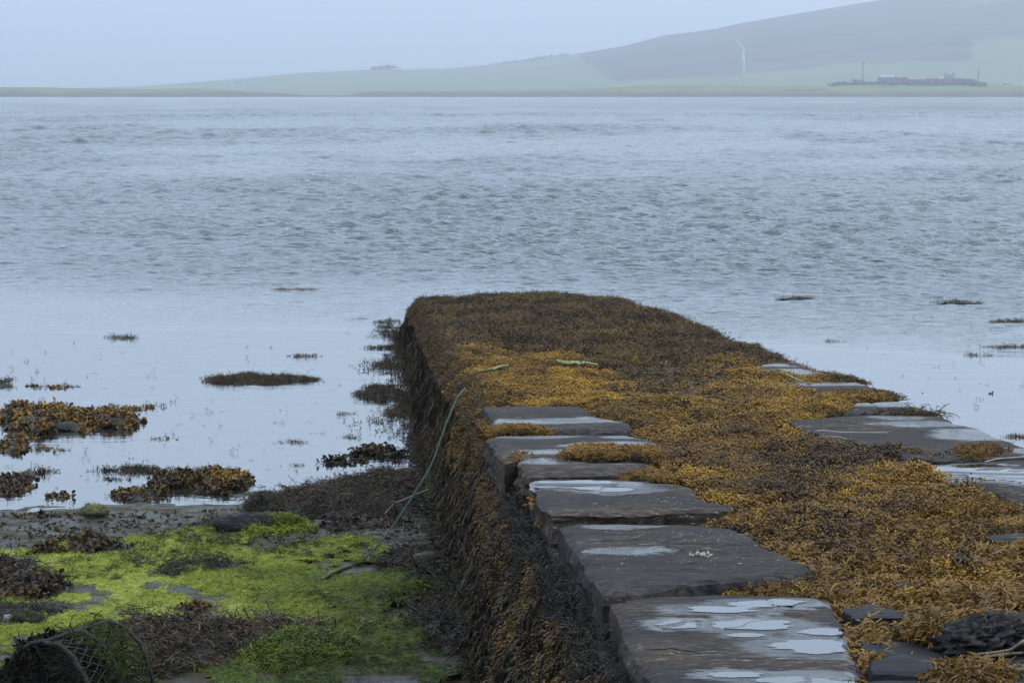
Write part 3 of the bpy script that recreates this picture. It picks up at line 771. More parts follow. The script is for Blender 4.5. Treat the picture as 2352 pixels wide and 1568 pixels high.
def resample(poly, step, closed=True):
    q = np.array(poly, float); out = []
    n = len(q)
    for i in range(n if closed else n - 1):
        a, b = q[i], q[(i + 1) % n]; m = max(1, int(np.linalg.norm(b - a) / step))
        for k in range(m): out.append(a + (b - a) * k / m)
    return np.array(out)
def stone_from_outline(name, poly_tw, dz, thick, mat, parent=None, seed=0, tilt=(0, 0), step=.026, jit=.011, bumpy=.004, round_=.012):
    """a flag cut to an outline on the pier's slope, with a split, stepped edge; returns the object and its top height function"""
    rg = np.random.default_rng(seed); b = resample(poly_tw, step)
    n = len(b); cen = b.mean(0)
    ang = np.arange(n) * step
    dirn = b - cen; dirn /= np.linalg.norm(dirn, axis=1)[:, None] + 1e-9
    b = b + dirn * (jit * fbm(b[:, 0] * 9, b[:, 1] * 9, 3, seed) + jit * .8 * rg.normal(0, .5, n))[:, None]
    lo, hi = b.min(0), b.max(0)
    gx, gy = np.meshgrid(np.arange(lo[0], hi[0], step), np.arange(lo[1], hi[1], step)); g = np.stack([gx.ravel(), gy.ravel()], 1) + rg.uniform(-.3, .3, (gx.size, 2)) * step
    g = g[inpoly(g, b)]; g = g[polydist(g, b) > step * .55]
    pts = [Vector(p) for p in np.concatenate([b, g])]
    v2, _, faces, _, _, _ = mgeo.delaunay_2d_cdt(pts, [(i, (i + 1) % n) for i in range(n)], [], 1, 1e-5)
    P = np.array([tuple(v) for v in v2])
    d = polydist(P, b)
    def top(Q, dd):
        z = dz + tilt[0] * (Q[:, 0] - cen[0]) + tilt[1] * (Q[:, 1] - cen[1])
        z = z + bumpy * fbm(Q[:, 0] * 3, Q[:, 1] * 2.2, 3, seed + 2) * 1.5 + .0055 * (fbm(Q[:, 0] * 2.6, Q[:, 1] * 1.5, 3, seed + 7) > .22) - .005 * (fbm(Q[:, 0] * 2.4, Q[:, 1] * 1.2, 3, seed + 17) > .38)
        return z - round_ * np.exp(-dd / .010)
    zt = top(P, d)
    Vt = rw(P[:, 0], P[:, 1], zt)
    tris = [list(f) for f in faces if len(f) == 3]
    # sides
    m = len(P); rings = [np.array([int(np.argmin(np.hypot(*(P - q).T))) for q in b])]
    V = [Vt]; Q = []; cnt = m; prev = rings[0]; K = 5
    zb = zt[prev]
    for k in range(1, K + 1):
        off = rg.uniform(-.6, 1) * .018 * (1 if k < K else -.5); q = b + dirn * (off + .014 * fbm(b[:, 0] * 7 + k * 5, b[:, 1] * 7, 2, seed + k))[:, None]
        V.append(rw(q[:, 0], q[:, 1], zb - thick * k / K)); cur = cnt + np.arange(n); cnt += n
        Q += [[prev[i], cur[i], cur[(i + 1) % n], prev[(i + 1) % n]] for i in range(n)]; prev = cur
    Vall = np.concatenate(V); c0 = len(Vall); Vall = np.concatenate([Vall, Vall[prev].mean(0)[None]])
    tris += [[prev[i], c0, prev[(i + 1) % n]] for i in range(n)]
    o = place(name, Vall, Q, tris, mat, parent, None, True)
    o.data.set_sharp_from_angle(angle=math.radians(34))
    return o, (lambda Qp: top(Qp, np.full(len(Qp), .1))), b, dz, tilt, cen
def puddle(slab_rec, u, v, ru, rv, seed, rag=.55):
    """a film of water lying on a flag, its rim broken by the stone's grain"""
    o, topf, outline, dz, tilt, cen = slab_rec
    c = rp(float(u), float(v), dz); a = rp(float(u + ru), float(v), dz); b = rp(float(u), float(v - rv), dz)
    rx = abs(a[1] - c[1]); rt = abs(b[0] - c[0])
    st, sw = max(.006, rt / 26), .006
    ts = np.arange(c[0] - 1.6 * rt, c[0] + 1.6 * rt, st); ws = np.arange(c[1] - 1.6 * rx, c[1] + 1.6 * rx, sw)
    T_, W_ = np.meshgrid(ts, ws, indexing='ij'); Q = np.stack([T_.ravel(), W_.ravel()], 1)
    f = 1 - ((Q[:, 0] - c[0]) / rt) ** 2 - ((Q[:, 1] - c[1]) / rx) ** 2
    f = f - .12 + rag * fbm(Q[:, 0] * 5 / max(rt * 6, .4), Q[:, 1] * 4, 3, seed) + rag * .8 * fbm(Q[:, 0] * 42, Q[:, 1] * 16, 3, seed + 3)
    ok = (f > 0) & inpoly(Q, outline) & (polydist(Q, outline) > .014)
    ok = ok.reshape(T_.shape); quad = ok[:-1, :-1] & ok[1:, :-1] & ok[:-1, 1:] & ok[1:, 1:]
    i, j = np.nonzero(quad)
    if not len(i): return
    nc = T_.shape[1]; q4 = np.stack([i * nc + j, i * nc + j + 1, (i + 1) * nc + j + 1, (i + 1) * nc + j], 1)
    used, inv = np.unique(q4.ravel(), return_inverse=True)
    Qu = Q[used]; V = rw(Qu[:, 0], Qu[:, 1], topf(Qu) + .0016)
    place('puddle', V, inv.reshape(-1, 4), None, M['puddle'], o)

SL = {}
def flag(key, px, dz, thick, label, tilt=(0, 0), seed=0, ref=None):
    SL[key] = stone_from_outline('flagstone', rpoly(px, dz), dz, thick, M['slab'], None, seed, tilt)
    tag(SL[key][0], label, 'flagstone', 'flagstones on top of the pier')
flag('S1', [(1108, 932), (1200, 931), (1340, 934), (1352, 950), (1398, 961), (1440, 968), (1440, 988), (1290, 988), (1150, 985)], .035, .12, 'grey flagstone farthest along the left edge, tucked under golden seaweed', (0, 0), 1)
flag('S2', [(1116, 1006), (1140, 997), (1300, 996), (1440, 997), (1480, 1003), (1506, 1016), (1496, 1032), (1420, 1046), (1300, 1050), (1200, 1054), (1158, 1062)], .04, .16, 'thick left edge flagstone with a rounded right end and a seaweed strip lying across it', (-.004, 0), 2)
flag('S3', [(1188, 1058), (1230, 1050), (1400, 1050), (1492, 1051), (1500, 1068), (1440, 1084), (1280, 1090), (1205, 1090)], .035, .12, 'narrow browned left edge flagstone, third from the far end of its row', (0, 0), 3)
flag('S4', [(1214, 1103), (1250, 1096), (1400, 1097), (1560, 1103), (1590, 1111), (1594, 1128), (1625, 1148), (1692, 1160), (1650, 1172), (1560, 1172), (1400, 1183), (1265, 1184), (1240, 1160)], .03, .13, 'left edge flagstone with a large shiny wet patch and a pointed right corner', (-.006, 0), 4)
flag('S5', [(1282, 1204), (1310, 1197), (1430, 1196), (1570, 1204), (1690, 1213), (1722, 1228), (1748, 1250), (1800, 1270), (1864, 1303), (1815, 1318), (1700, 1330), (1560, 1343), (1470, 1357), (1385, 1361), (1352, 1320), (1322, 1260)], .03, .14, 'broad left edge flagstone with pale scratches and a white barnacle spot', (-.006, 0), 5)
flag('S6', [(1402, 1384), (1450, 1374), (1560, 1364), (1760, 1361), (1896, 1366), (1925, 1410), (1944, 1450), (1962, 1505), (1986, 1568), (2010, 1680), (1990, 1760), (1590, 1760), (1530, 1640), (1478, 1530), (1440, 1462)], .01, .15, 'nearest flagstone, with several clear round rainwater puddles', (0, 0), 6)
flag('R1', [(1742, 836), (1790, 831), (1838, 832), (1872, 846), (1906, 860), (1800, 866), (1740, 850)], .03, .12, 'small wet flagstone on the far right edge, first one clear of seaweed', (0, 0), 7)
flag('R2', [(1800, 868), (1850, 879), (1974, 877), (2010, 890), (2052, 906), (1960, 912), (1860, 903), (1780, 880)], .03, .12, 'right edge flagstone crossed by a yellow rope', (0, 0), 8)
flag('R2b', [(1960, 925), (2078, 922), (2112, 934), (2150, 946), (2060, 952), (1940, 945)], .03, .12, 'narrow right edge flagstone almost buried between two weed strips', (0, 0), 9)
flag('R3', [(1812, 962), (1900, 957), (2010, 954), (2162, 953), (2200, 973), (2240, 984), (2290, 1000), (2346, 1022), (2380, 1034), (2352, 1046), (2210, 1052), (2090, 1050), (2040, 1036), (1965, 1016), (1890, 997), (1840, 978)], .03, .13, 'long right edge flagstone carrying a round seaweed tuft and white cords', (0, 0), 10)
flag('R4', [(2100, 1080), (2128, 1066), (2200, 1059), (2340, 1056), (2420, 1060), (2520, 1120), (2500, 1190), (2400, 1180), (2330, 1144), (2250, 1117), (2212, 1110), (2150, 1094)], .02, .13, 'flagstone at the right picture edge streaked with bright water', (0, 0), 11)
for rec, lst in (('S1', [(1195, 969, 75, 5), (1330, 964, 85, 5)]), ('S2', [(1235, 1000, 70, 4), (1450, 1001, 45, 3), (1400, 1022, 80, 5), (1270, 1040, 60, 4)]), ('S3', [(1250, 1058, 60, 6), (1410, 1056, 80, 4)]),
                 ('S4', [(1330, 1108, 115, 9), (1400, 1122, 80, 8), (1270, 1117, 60, 5)]), ('S5', [(1435, 1206, 70, 5), (1440, 1263, 70, 6)]),
                 ('S6', [(1645, 1397, 95, 8), (1760, 1385, 100, 9), (1555, 1428, 60, 9), (1735, 1429, 100, 15), (1716, 1456, 46, 6), (1900, 1448, 70, 9), (1880, 1482, 120, 20), (1690, 1549, 75, 9), (1860, 1562, 130, 16)]),
                 ('R1', [(1800, 857, 80, 5), (1775, 838, 40, 3)]), ('R2', [(1900, 882, 70, 3)]), ('R2b', [(2040, 929, 70, 4)]), ('R3', [(2115, 973, 75, 6), (2060, 958, 45, 3), (2240, 998, 70, 8), (2330, 1034, 40, 5), (1990, 1030, 30, 2)]),
                 ('R4', [(2190, 1078, 70, 8), (2290, 1092, 110, 12), (2380, 1110, 60, 10), (2250, 1068, 60, 4)])):
    so, _, _, dz_, _, _ = SL[rec]; co = np.empty(len(so.data.vertices) * 3, np.float32); so.data.vertices.foreach_get('co', co); co = co.reshape(-1, 3) + np.array(so.location); tt_, ww_ = tw_of(co[:, 0], co[:, 1]); wet = np.zeros(len(co))
    for (u, v, ru, rv) in lst:
        c = rp(float(u), float(v), dz_); a = rp(float(u + ru), float(v), dz_); b = rp(float(u), float(v - rv), dz_)
        q = np.sqrt(((tt_ - c[0]) / abs(b[0] - c[0])) ** 2 + ((ww_ - c[1]) / abs(a[1] - c[1])) ** 2); wet = np.maximum(wet, np.clip(1.75 - .85 * q, 0, 1))
    so.data.attributes.new('wet', 'FLOAT', 'POINT').data.foreach_set('value', wet.astype(np.float32))
    for k, (u, v, ru, rv) in enumerate(lst if rec in ('S6', 'S4', 'R4') else []): puddle(SL[rec], u, v, ru, rv, 40 + k + 7 * len(rec) + u, .42 if rec == 'S6' else .8)

RUB = [([(1935, 1392), (2000, 1380), (2085, 1402), (2060, 1420), (1960, 1418)], -.03), ([(2060, 1420), (2130, 1414), (2190, 1430), (2120, 1440), (2070, 1438)], -.06), ([(1965, 1448), (2030, 1432), (2090, 1445), (2060, 1475), (1975, 1478)], -.05),
       ([(1975, 1482), (2060, 1470), (2180, 1478), (2210, 1500), (2100, 1515), (1985, 1512)], -.04), ([(1995, 1524), (2060, 1505), (2200, 1520), (2330, 1528), (2320, 1548), (2120, 1552), (2000, 1550)], -.02), ([(1995, 1560), (2120, 1548), (2260, 1560), (2350, 1572), (2330, 1610), (2010, 1615)], -.03),
       ([(2270, 1405), (2330, 1400), (2420, 1388), (2430, 1425), (2290, 1422)], -.02), ([(2120, 1404), (2220, 1402), (2268, 1410), (2250, 1420), (2130, 1420)], -.04), ([(2290, 1500), (2380, 1490), (2420, 1530), (2320, 1530)], -.04), ([(1735, 1246), (1790, 1244), (1812, 1252), (1790, 1262), (1750, 1260)], -.035),
       ([(1640, 1178), (1760, 1170), (1850, 1176), (1780, 1186), (1660, 1196)], -.05), ([(2060, 1300), (2110, 1290), (2150, 1298), (2120, 1310)], -.05), ([(1980, 1340), (2060, 1332), (2130, 1340), (2060, 1352)], -.055), ([(2260, 1230), (2330, 1218), (2400, 1222), (2380, 1240), (2290, 1244)], -.02),
       ([(2280, 1128), (2340, 1122), (2420, 1150), (2400, 1172), (2330, 1160)], -.03)]
for k, (px, dz) in enumerate(RUB):
    stone_from_outline('rubble_stone', rpoly(px, dz + .03), dz + .03, .14, M['stone'], pier, 60 + k, (RNG.uniform(-.02, .02), RNG.uniform(-.05, .05)), .022, .010, .006, .005)

# ------------------------------------------------------------------ seaweed on the pier top
LEFT_BARE = rpoly([(1105, 930), (1200, 928), (1340, 931), (1352, 948), (1398, 960), (1442, 967), (1442, 990), (1484, 1001), (1510, 1016), (1502, 1070), (1560, 1100), (1595, 1110), (1600, 1128), (1630, 1147), (1697, 1159), (1640, 1186), (1630, 1203), (1698, 1212), (1728, 1228), (1755, 1248), (1805, 1268), (1868, 1303),
                   (1820, 1320), (1700, 1336), (1650, 1357), (1760, 1358), (1900, 1364), (1930, 1410), (1950, 1450), (1970, 1505), (1994, 1568), (2015, 1690), (2010, 1900), (1300, 1900), (1340, 1400), (1200, 1150), (1095, 960)])
BARE = [LEFT_BARE, rpoly([(1735, 834), (1790, 829), (1838, 830), (1872, 845), (1915, 864), (1800, 868), (1735, 852)], .02), rpoly([(1800, 868), (1850, 877), (1974, 875), (2010, 888), (2056, 906), (1960, 913), (1870, 906)], .02),
        rpoly([(1960, 924), (2078, 920), (2112, 932), (2152, 946), (2060, 952), (1950, 946)], .02), rpoly([(1818, 962), (1900, 956), (2162, 952), (2400, 1034), (2352, 1048), (2210, 1054), (2090, 1052), (2040, 1038), (1965, 1018), (1890, 1000), (1845, 980)]),
        rpoly([(2105, 1080), (2128, 1066), (2200, 1058), (2420, 1058), (2520, 1120), (2500, 1190), (2400, 1180), (2330, 1146), (2250, 1119), (2212, 1112), (2150, 1096)])]
LOWR = [([(1985, 1404), (2060, 1398), (2140, 1408), (2200, 1424), (2120, 1432), (2000, 1428)], -.035), ([(2010, 1498), (2150, 1488), (2260, 1500), (2330, 1516), (2200, 1524), (2020, 1520)], -.045), ([(2240, 1560), (2320, 1548), (2420, 1556), (2430, 1600), (2260, 1604)], -.02), ([(2330, 1440), (2380, 1430), (2440, 1436), (2430, 1462), (2340, 1466)], -.02)]
for k, (px, dz) in enumerate(LOWR):
    stone_from_outline('rubble_stone', rpoly(px, dz + .02), dz + .02, .12, M['stone'], pier, 160 + k, (RNG.uniform(-.02, .02), RNG.uniform(-.04, .04)), .022, .010, .006, .005)
RUB += LOWR
RUBZ = [rpoly(px, dz + .02) for px, dz in RUB]
def right_edge(t): return WR - .04 + .05 * fbm(np.asarray(t) * .7, 3.1 + 0 * np.asarray(t), 3, 52)
def far_edge(w): return T_END - 3.2 * np.clip((np.asarray(w) - 2.35) / .95, 0, 1) ** 2 + .15 * np.sin((np.asarray(w) - WL) / 2.5 * 3.1) + .12 * fbm(np.asarray(w) * 2, 0 * np.asarray(w), 2, 53)
def mat_h(t, w):
    """height of the weed's surface over the pier's slope"""
    t = np.asarray(t, float); w = np.asarray(w, float)
    h = -.045 + .034 * fbm(t * .9, w * 1.6, 3, 21) + .032 * fbm(t * 3.2, w * 4, 3, 22)
    farw = np.clip((t - 13) / 4, 0, 1)
    h = h + farw * .03 + .085 * np.clip((t - 19) / 7, 0, 1) * np.exp(-((w - 2.15) / .75) ** 2)
    h = h - np.clip(.16 - (w - WL), 0, .16) ** 2 * 5.0 * farw - np.clip(.20 - (WR - w), 0, .4) ** 2 * 5 - np.clip(.5 - (far_edge(w) - t), 0, 1) ** 2 * .8
    return h
ts = np.concatenate([np.arange(4.6, 14, .045), np.arange(14, T_END + .25, .075)]); ws = np.arange(WL - .02, WR + .06, .045)
T_, W_ = np.meshgrid(ts, ws, indexing='ij'); Q2 = np.stack([T_.ravel(), W_.ravel()], 1)
hb_ = mat_h(Q2[:, 0], Q2[:, 1]) - .012
ok = (Q2[:, 1] < right_edge(Q2[:, 0])) & (Q2[:, 0] < far_edge(Q2[:, 1]))
for B in BARE: ok &= ~inpoly(Q2, B)
ok = ok.reshape(T_.shape); qm = ok[:-1, :-1] & ok[1:, :-1] & ok[:-1, 1:] & ok[1:, 1:]; qi, qj = np.nonzero(qm); nc = len(ws)
mq = np.stack([qi * nc + qj, qi * nc + qj + 1, (qi + 1) * nc + qj + 1, (qi + 1) * nc + qj], 1)
used, inv = np.unique(mq.ravel(), return_inverse=True)
baseV = rw(Q2[used, 0], Q2[used, 1], hb_[used]); baseQ = inv.reshape(-1, 4)
base_tone = .13 + .07 * fbm(Q2[used, 0] * 4, Q2[used, 1] * 4, 3, 24)  # under-surface coloured dark so the gaps between fronds read as shaded

# zones of the mat, outlined where they lie on the slope: outline, frond kind, tone, spread, hue, scale
ZON = [([(900, 640), (1700, 640), (1850, 830), (1650, 870), (1450, 850), (1150, 830), (1000, 830)], 'fine', .41, .17, .10, 1.0),
       ([(1050, 815), (1200, 815), (1320, 850), (1440, 880), (1460, 930), (1340, 940), (1100, 935), (1070, 900)], 'knob', .68, .28, .10, .95),
       ([(1440, 860), (1640, 870), (1720, 900), (1720, 945), (1560, 955), (1440, 930)], 'rope', .36, .12, .15, .75),
       ([(1720, 850), (1840, 855), (1900, 890), (2000, 930), (1980, 950), (1800, 955), (1720, 925)], 'knob', .70, .28, .10, .95),
       ([(1890, 905), (2060, 905), (2170, 950), (2060, 960), (1980, 950)], 'rope', .24, .08, .05, .6),
       ([(1690, 935), (1850, 945), (1830, 965), (1700, 958)], 'rope', .24, .08, .05, .6),
       ([(1330, 930), (1560, 940), (1760, 965), (1820, 1000), (1700, 1030), (1560, 1010), (1430, 985), (1350, 960)], 'knob', .68, .30, .18, .95),
       ([(1430, 980), (1900, 980), (2150, 1060), (2100, 1100), (2080, 1170), (1900, 1190), (1680, 1190), (1560, 1110), (1480, 1060)], 'knob', .56, .34, .38, 1.0)]
ZON = [(rpoly(px),) + tuple(r) for px, *r in ZON]
def scatter_top(n, tlo, thi, seed):
    rg = np.random.default_rng(seed)
    P = np.stack([rg.uniform(tlo, thi, n), rg.uniform(WL - .02, WR + .08, n)], 1)
    keep = (P[:, 1] < right_edge(P[:, 0]) + .03) & (P[:, 0] < far_edge(P[:, 1]) + .03)
    jitP = P + .05 * np.stack([fbm(P[:, 0] * 6, P[:, 1] * 6, 2, 90), fbm(P[:, 0] * 6, P[:, 1] * 6, 2, 91)], 1)
    for B in BARE: keep &= ~inpoly(jitP * .3 + P * .7, B)
    hole = (fbm(P[:, 0] * 1.3, P[:, 1] * 2.2, 3, 95) > .52) & (P[:, 0] < 10.5) & (rg.random(n) < .8)
    keep &= ~hole
    for B in RUBZ: keep &= ~(inpoly(jitP, B) & (rg.random(n) < .97))
    return P[keep]
def zone_of(P, rg):
    J = P + rg.normal(0, 1, P.shape) * np.array([.55, .14]) + .3 * np.stack([1.6 * fbm(P[:, 0] * 2.5, P[:, 1] * 2.5, 3, 92), fbm(P[:, 0] * 2.5, P[:, 1] * 2.5, 3, 93)], 1)
    kind = np.full(len(P), 'straw', dtype=object); tone = np.full(len(P), .68); var = np.full(len(P), .16); hue = np.full(len(P), .14); sc = np.full(len(P), 1.0)
    far = P[:, 0] > 14.5; kind[far] = 'fine'; tone[far] = .40
    for poly, k, tn, vr, hu, s_ in ZON:
        m = inpoly(J, poly); kind[m] = k; tone[m] = tn; var[m] = vr; hue[m] = hu; sc[m] = s_
    n1 = fbm(P[:, 0] * 1.8, P[:, 1] * 3.4, 4, 96); n2 = fbm(P[:, 0] * 7, P[:, 1] * 9, 2, 97)
    tone = tone + var * (n1 * .9 + n2 * .5 + rg.normal(0, .55, len(P)))
    hue = np.clip(hue * (1 + 1.6 * fbm(P[:, 0] * 2.6, P[:, 1] * 3.6, 3, 98)) + rg.normal(0, .12, len(P)), 0, .9)
    return kind, np.clip(tone, .03, .98), hue, sc
TOP = {}
rg = np.random.default_rng(77)
for n, lo, hi, sd in ((42000, 5.2, 10, 1), (32000, 10, 14.5, 2), (34000, 14.5, 20, 3), (40000, 20, T_END + .2, 4)):
    P = scatter_top(n, lo, hi, sd); kind, tone, hue, sc = zone_of(P, rg)
    dens = np.array([{'straw': 1.0, 'fine': .8, 'knob': 1.0, 'rope': .22}[k] for k in kind]); keep = rg.random(len(P)) < dens
    P, kind, tone, hue, sc = P[keep], kind[keep], tone[keep], hue[keep], sc[keep]
    z = mat_h(P[:, 0], P[:, 1]) + rg.uniform(-.008, .014, len(P))
    W = rw(P[:, 0], P[:, 1], z); comb = 5.5 * fbm(P[:, 0] * 2.6, P[:, 1] * 3.2, 3, 120) + rg.normal(0, .75, len(P)); eul = np.stack([rg.normal(0, .2, len(P)), rg.normal(0, .2, len(P)), comb], 1)
    s_ = sc * rg.uniform(.75, 1.3, len(P)) * np.array([{'straw': .60, 'fine': .56, 'knob': .68, 'rope': .85}[q] for q in kind]) * (1 + .35 * np.clip((9.5 - P[:, 0]) / 2.5, 0, 1))
    for k in set(kind):
        m = kind == k; TOP.setdefault(k, []).append((W[m], eul[m], s_[m], tone[m], hue[m]))
# strips and cushions of weed lying over the flags
EXTRA = [([(1128, 985), (1180, 978), (1262, 986), (1270, 993), (1140, 994)], .03, 'knob', .62), ([(1112, 965), (1135, 985), (1150, 1000), (1130, 1000), (1105, 975)], -.02, 'knob', .6), ([(1290, 1042), (1320, 1030), (1380, 1024), (1420, 1032), (1500, 1030), (1515, 1050), (1440, 1048), (1310, 1050)], .05, 'knob', .62),
         ([(1425, 1092), (1450, 1080), (1500, 1074), (1530, 1084), (1520, 1094)], .03, 'straw', .66), ([(1165, 1062), (1185, 1048), (1215, 1042), (1220, 1052), (1195, 1062)], .03, 'knob', .55), ([(1228, 1145), (1255, 1128), (1268, 1140), (1240, 1158)], .0, 'straw', .62),
         ([(1890, 905), (1960, 900), (2055, 905), (2062, 915), (1960, 918)], .015, 'knob', .45), ([(1985, 949), (2060, 948), (2158, 949), (2164, 955), (2040, 957)], .02, 'rope', .25), ([(1850, 850), (1900, 856), (1965, 866), (1985, 876), (1880, 872)], .02, 'straw', .38),
         ([(1650, 1360), (1720, 1338), (1820, 1322), (1880, 1310), (1930, 1330), (1900, 1364), (1760, 1362)], .0, 'straw', .56), ([(1632, 1200), (1650, 1180), (1720, 1176), (1760, 1190), (1720, 1208)], -.01, 'straw', .56)]
for px, dz, k, tn in EXTRA:
    poly = rpoly(px, dz); lo, hi = poly.min(0), poly.max(0); area = (hi - lo).prod(); n = int(max(30, area * (3000 if k != 'rope' else 1500)))
    P = rg.uniform(lo, hi, (n, 2)); P = P[inpoly(P + rg.normal(0, .012, P.shape), poly)]; n = len(P)
    d = polydist(P, poly); z = dz - .012 + .014 * np.clip(d / .08, 0, 1) ** .6
    TOP.setdefault(k, []).append((rw(P[:, 0], P[:, 1], z), np.stack([rg.normal(0, .2, n), rg.normal(0, .2, n), rg.uniform(0, 6.28, n)], 1), rg.uniform(.26, .55, n), np.clip(tn + rg.normal(0, .17, n), 0, 1), np.clip(rg.normal(.1, .12, n), 0, .8)))
sets = [(k,) + tuple(np.concatenate([x[i] for x in v]) for i in range(5)) for k, v in TOP.items()]
o = spread_object('seaweed_mat', (baseV, baseQ, base_tone), sets, M['weed'], M['weed_i'])
tag(o, 'brown and golden seaweed carpet covering the top of the pier', 'seaweed', kind='stuff')

# ------------------------------------------------------------------ seaweed hanging down the pier's left wall
def wall_pt(t, k):
    """k = 0 at the top edge, 1 at the foot"""
    t = np.asarray(t, float); k = np.asarray(k, float)
    farw = np.clip((t - 12.0) / 2.5, 0, 1)
    top = rw(t, WL + .03 * farw, mat_h(t, WL + .02) * farw + (-.06) * (1 - farw)); foot = rw(t, wall_bottom(t), 0 * t); foot[..., 2] = wall_foot_z(t) - .03
    p = top + (foot - top) * k[..., None]
    bulge = (.085 * np.clip(k / .10, 0, 1) * (1 - k) * (1 - .8 * farw) + .03 * np.clip((k - .8) / .2, 0, 1) ** 2 + .05 * fbm(t * 1.4, k * 1.0, 3, 61) + .022 * fbm(t * 5, k * 4, 2, 62)) * np.clip(k * 4, .1, 1)
    p[..., 0] -= N2[0] * bulge; p[..., 1] -= N2[1] * bulge
    return p
def wall_start(t): return .085 * np.clip((12.3 - np.asarray(t, float)) / 1.0, 0, 1) + .05 * fbm(np.asarray(t) * 2.2, 0 * np.asarray(t), 3, 63) * (np.asarray(t) < 12.6)
tsw = np.concatenate([np.arange(4.5, 14, .06), np.arange(14, T_END + .1, .1)]); ks = np.linspace(0, 1, 22)
Tt, Kk = np.meshgrid(tsw, ks, indexing='ij'); st = np.clip(wall_start(Tt), 0, .6)
WV = wall_pt(Tt, st + Kk * (1 - st)); WQ = grid_quads(len(tsw), len(ks))
rg = np.random.default_rng(78); n = 30000
t = np.concatenate([rg.uniform(5, 14, int(n * .6)), rg.uniform(14, T_END + .15, int(n * .4))]); st = np.clip(wall_start(t), 0, .6); kk = st + (1 - st) * rg.random(n) ** .9
near = t < 16.5
kn = near & (kk < st + .36 + .22 * fbm(t * 1.5, 0 * t, 2, 64)) & (rg.random(n) < .72) & (fbm(t * 3.0, kk * 4, 3, 69) > -.35)
P = wall_pt(t, kk); yawN = math.atan2(-N2[1], -N2[0]) - math.pi / 2
eul = np.stack([rg.normal(0, .14, n), rg.normal(0, .2, n), yawN + rg.normal(0, .35, n)], 1)
nz = fbm(t * 2.2, kk * 3, 3, 65); streak = fbm(t * 6, kk * .8, 3, 66)
tone = np.where(kn, .36 + .18 * nz + rg.normal(0, .11, n), .215 + .10 * nz + .09 * streak + rg.normal(0, .06, n)) + np.where(t > 14, .06, 0)
hue = np.clip(rg.normal(.06, .08, n), 0, .5)
sW = rg.uniform(.55, 1.0, n)
keepk = kn & (rg.random(n) < .9)
sets = [('hang', P[~kn], eul[~kn], sW[~kn], np.clip(tone[~kn], .02, 1), hue[~kn]), ('wallknob', P[keepk], eul[keepk], sW[keepk], np.clip(tone[keepk], .02, 1), hue[keepk])]
# fronds drooping over the upper edge where the wall is fully overgrown
m2 = 7500; t2 = rg.uniform(12.6, T_END + .1, m2); w2 = WL + rg.uniform(-.03, .12, m2)
sets.append(('fine', rw(t2, w2, mat_h(t2, w2) - .01), np.stack([rg.normal(0, .2, m2), -.5 + rg.normal(0, .2, m2), rg.uniform(2.3, 4, m2)], 1), rg.uniform(.45, .8, m2), np.clip(.38 + rg.normal(0, .07, m2), 0, 1), np.full(m2, .08)))
m3 = 2600; t3 = rg.uniform(10.4, 19.8, m3); off = rg.random(m3) ** 2 * .12 - .06; p3 = rw(t3, WL - .17 - off, 0); p3[:, 2] = wall_foot_z(t3) + .03 * 1.0
sets.append(('rope', p3, np.stack([rg.normal(0, .2, m3), rg.normal(0, .2, m3), rg.uniform(0, 6.28, m3)], 1), rg.uniform(.35, .7, m3), np.clip(.2 + rg.normal(0, .06, m3), 0, 1), np.full(m3, .05)))
m5 = 2600; t5 = rg.uniform(13.2, T_END - .3, m5); off5 = np.abs(rg.normal(0, .13, m5)) * (1 + .9 * fbm(t5 * 1.5, 0 * t5, 3, 150)); p5 = rw(t5, WL - .15 - np.clip(off5, 0, .6), 0); p5[:, 2] = .0
sets.append(('spike', p5, np.stack([rg.normal(0, .3, m5), rg.normal(0, .3, m5), rg.uniform(0, 6.28, m5)], 1), rg.uniform(.35, .8, m5), np.clip(.24 + rg.normal(0, .07, m5), 0, 1), np.full(m5, .05)))
m4 = 1500; t4 = rg.uniform(4.8, 12.6, m4); w4 = WL - .015 - .085 * rg.random(m4); bz_ = -.07 - .10 * rg.random(m4)
kl = fbm(t4 * 2.4, 0 * t4 + 2, 3, 130) > -.15
sets.append(('rope', rw(t4, w4, bz_)[kl], np.stack([rg.normal(0, .4, m4), rg.normal(-.3, .4, m4), rg.uniform(0, 6.28, m4)], 1)[kl], rg.uniform(.22, .42, m4)[kl], np.clip(.10 + rg.normal(0, .06, m4), 0, 1)[kl], np.full(m4, .05)[kl]))
sets.append(('wallknob', rw(t4, w4, bz_ - .03)[~kl], np.stack([rg.normal(0, .2, m4), rg.normal(0, .2, m4), yawN + rg.normal(0, .4, m4)], 1)[~kl], rg.uniform(.6, .9, m4)[~kl], np.clip(.42 + rg.normal(0, .1, m4), 0, 1)[~kl], np.full(m4, .08)[~kl]))
o = spread_object('hanging_seaweed', (WV.reshape(-1, 3), WQ, np.full(WV[..., 0].size, .11)), sets, M['weed'], M['weed_i'])
tag(o, 'dark seaweed hanging in strands down the left wall of the pier', 'seaweed', kind='stuff')

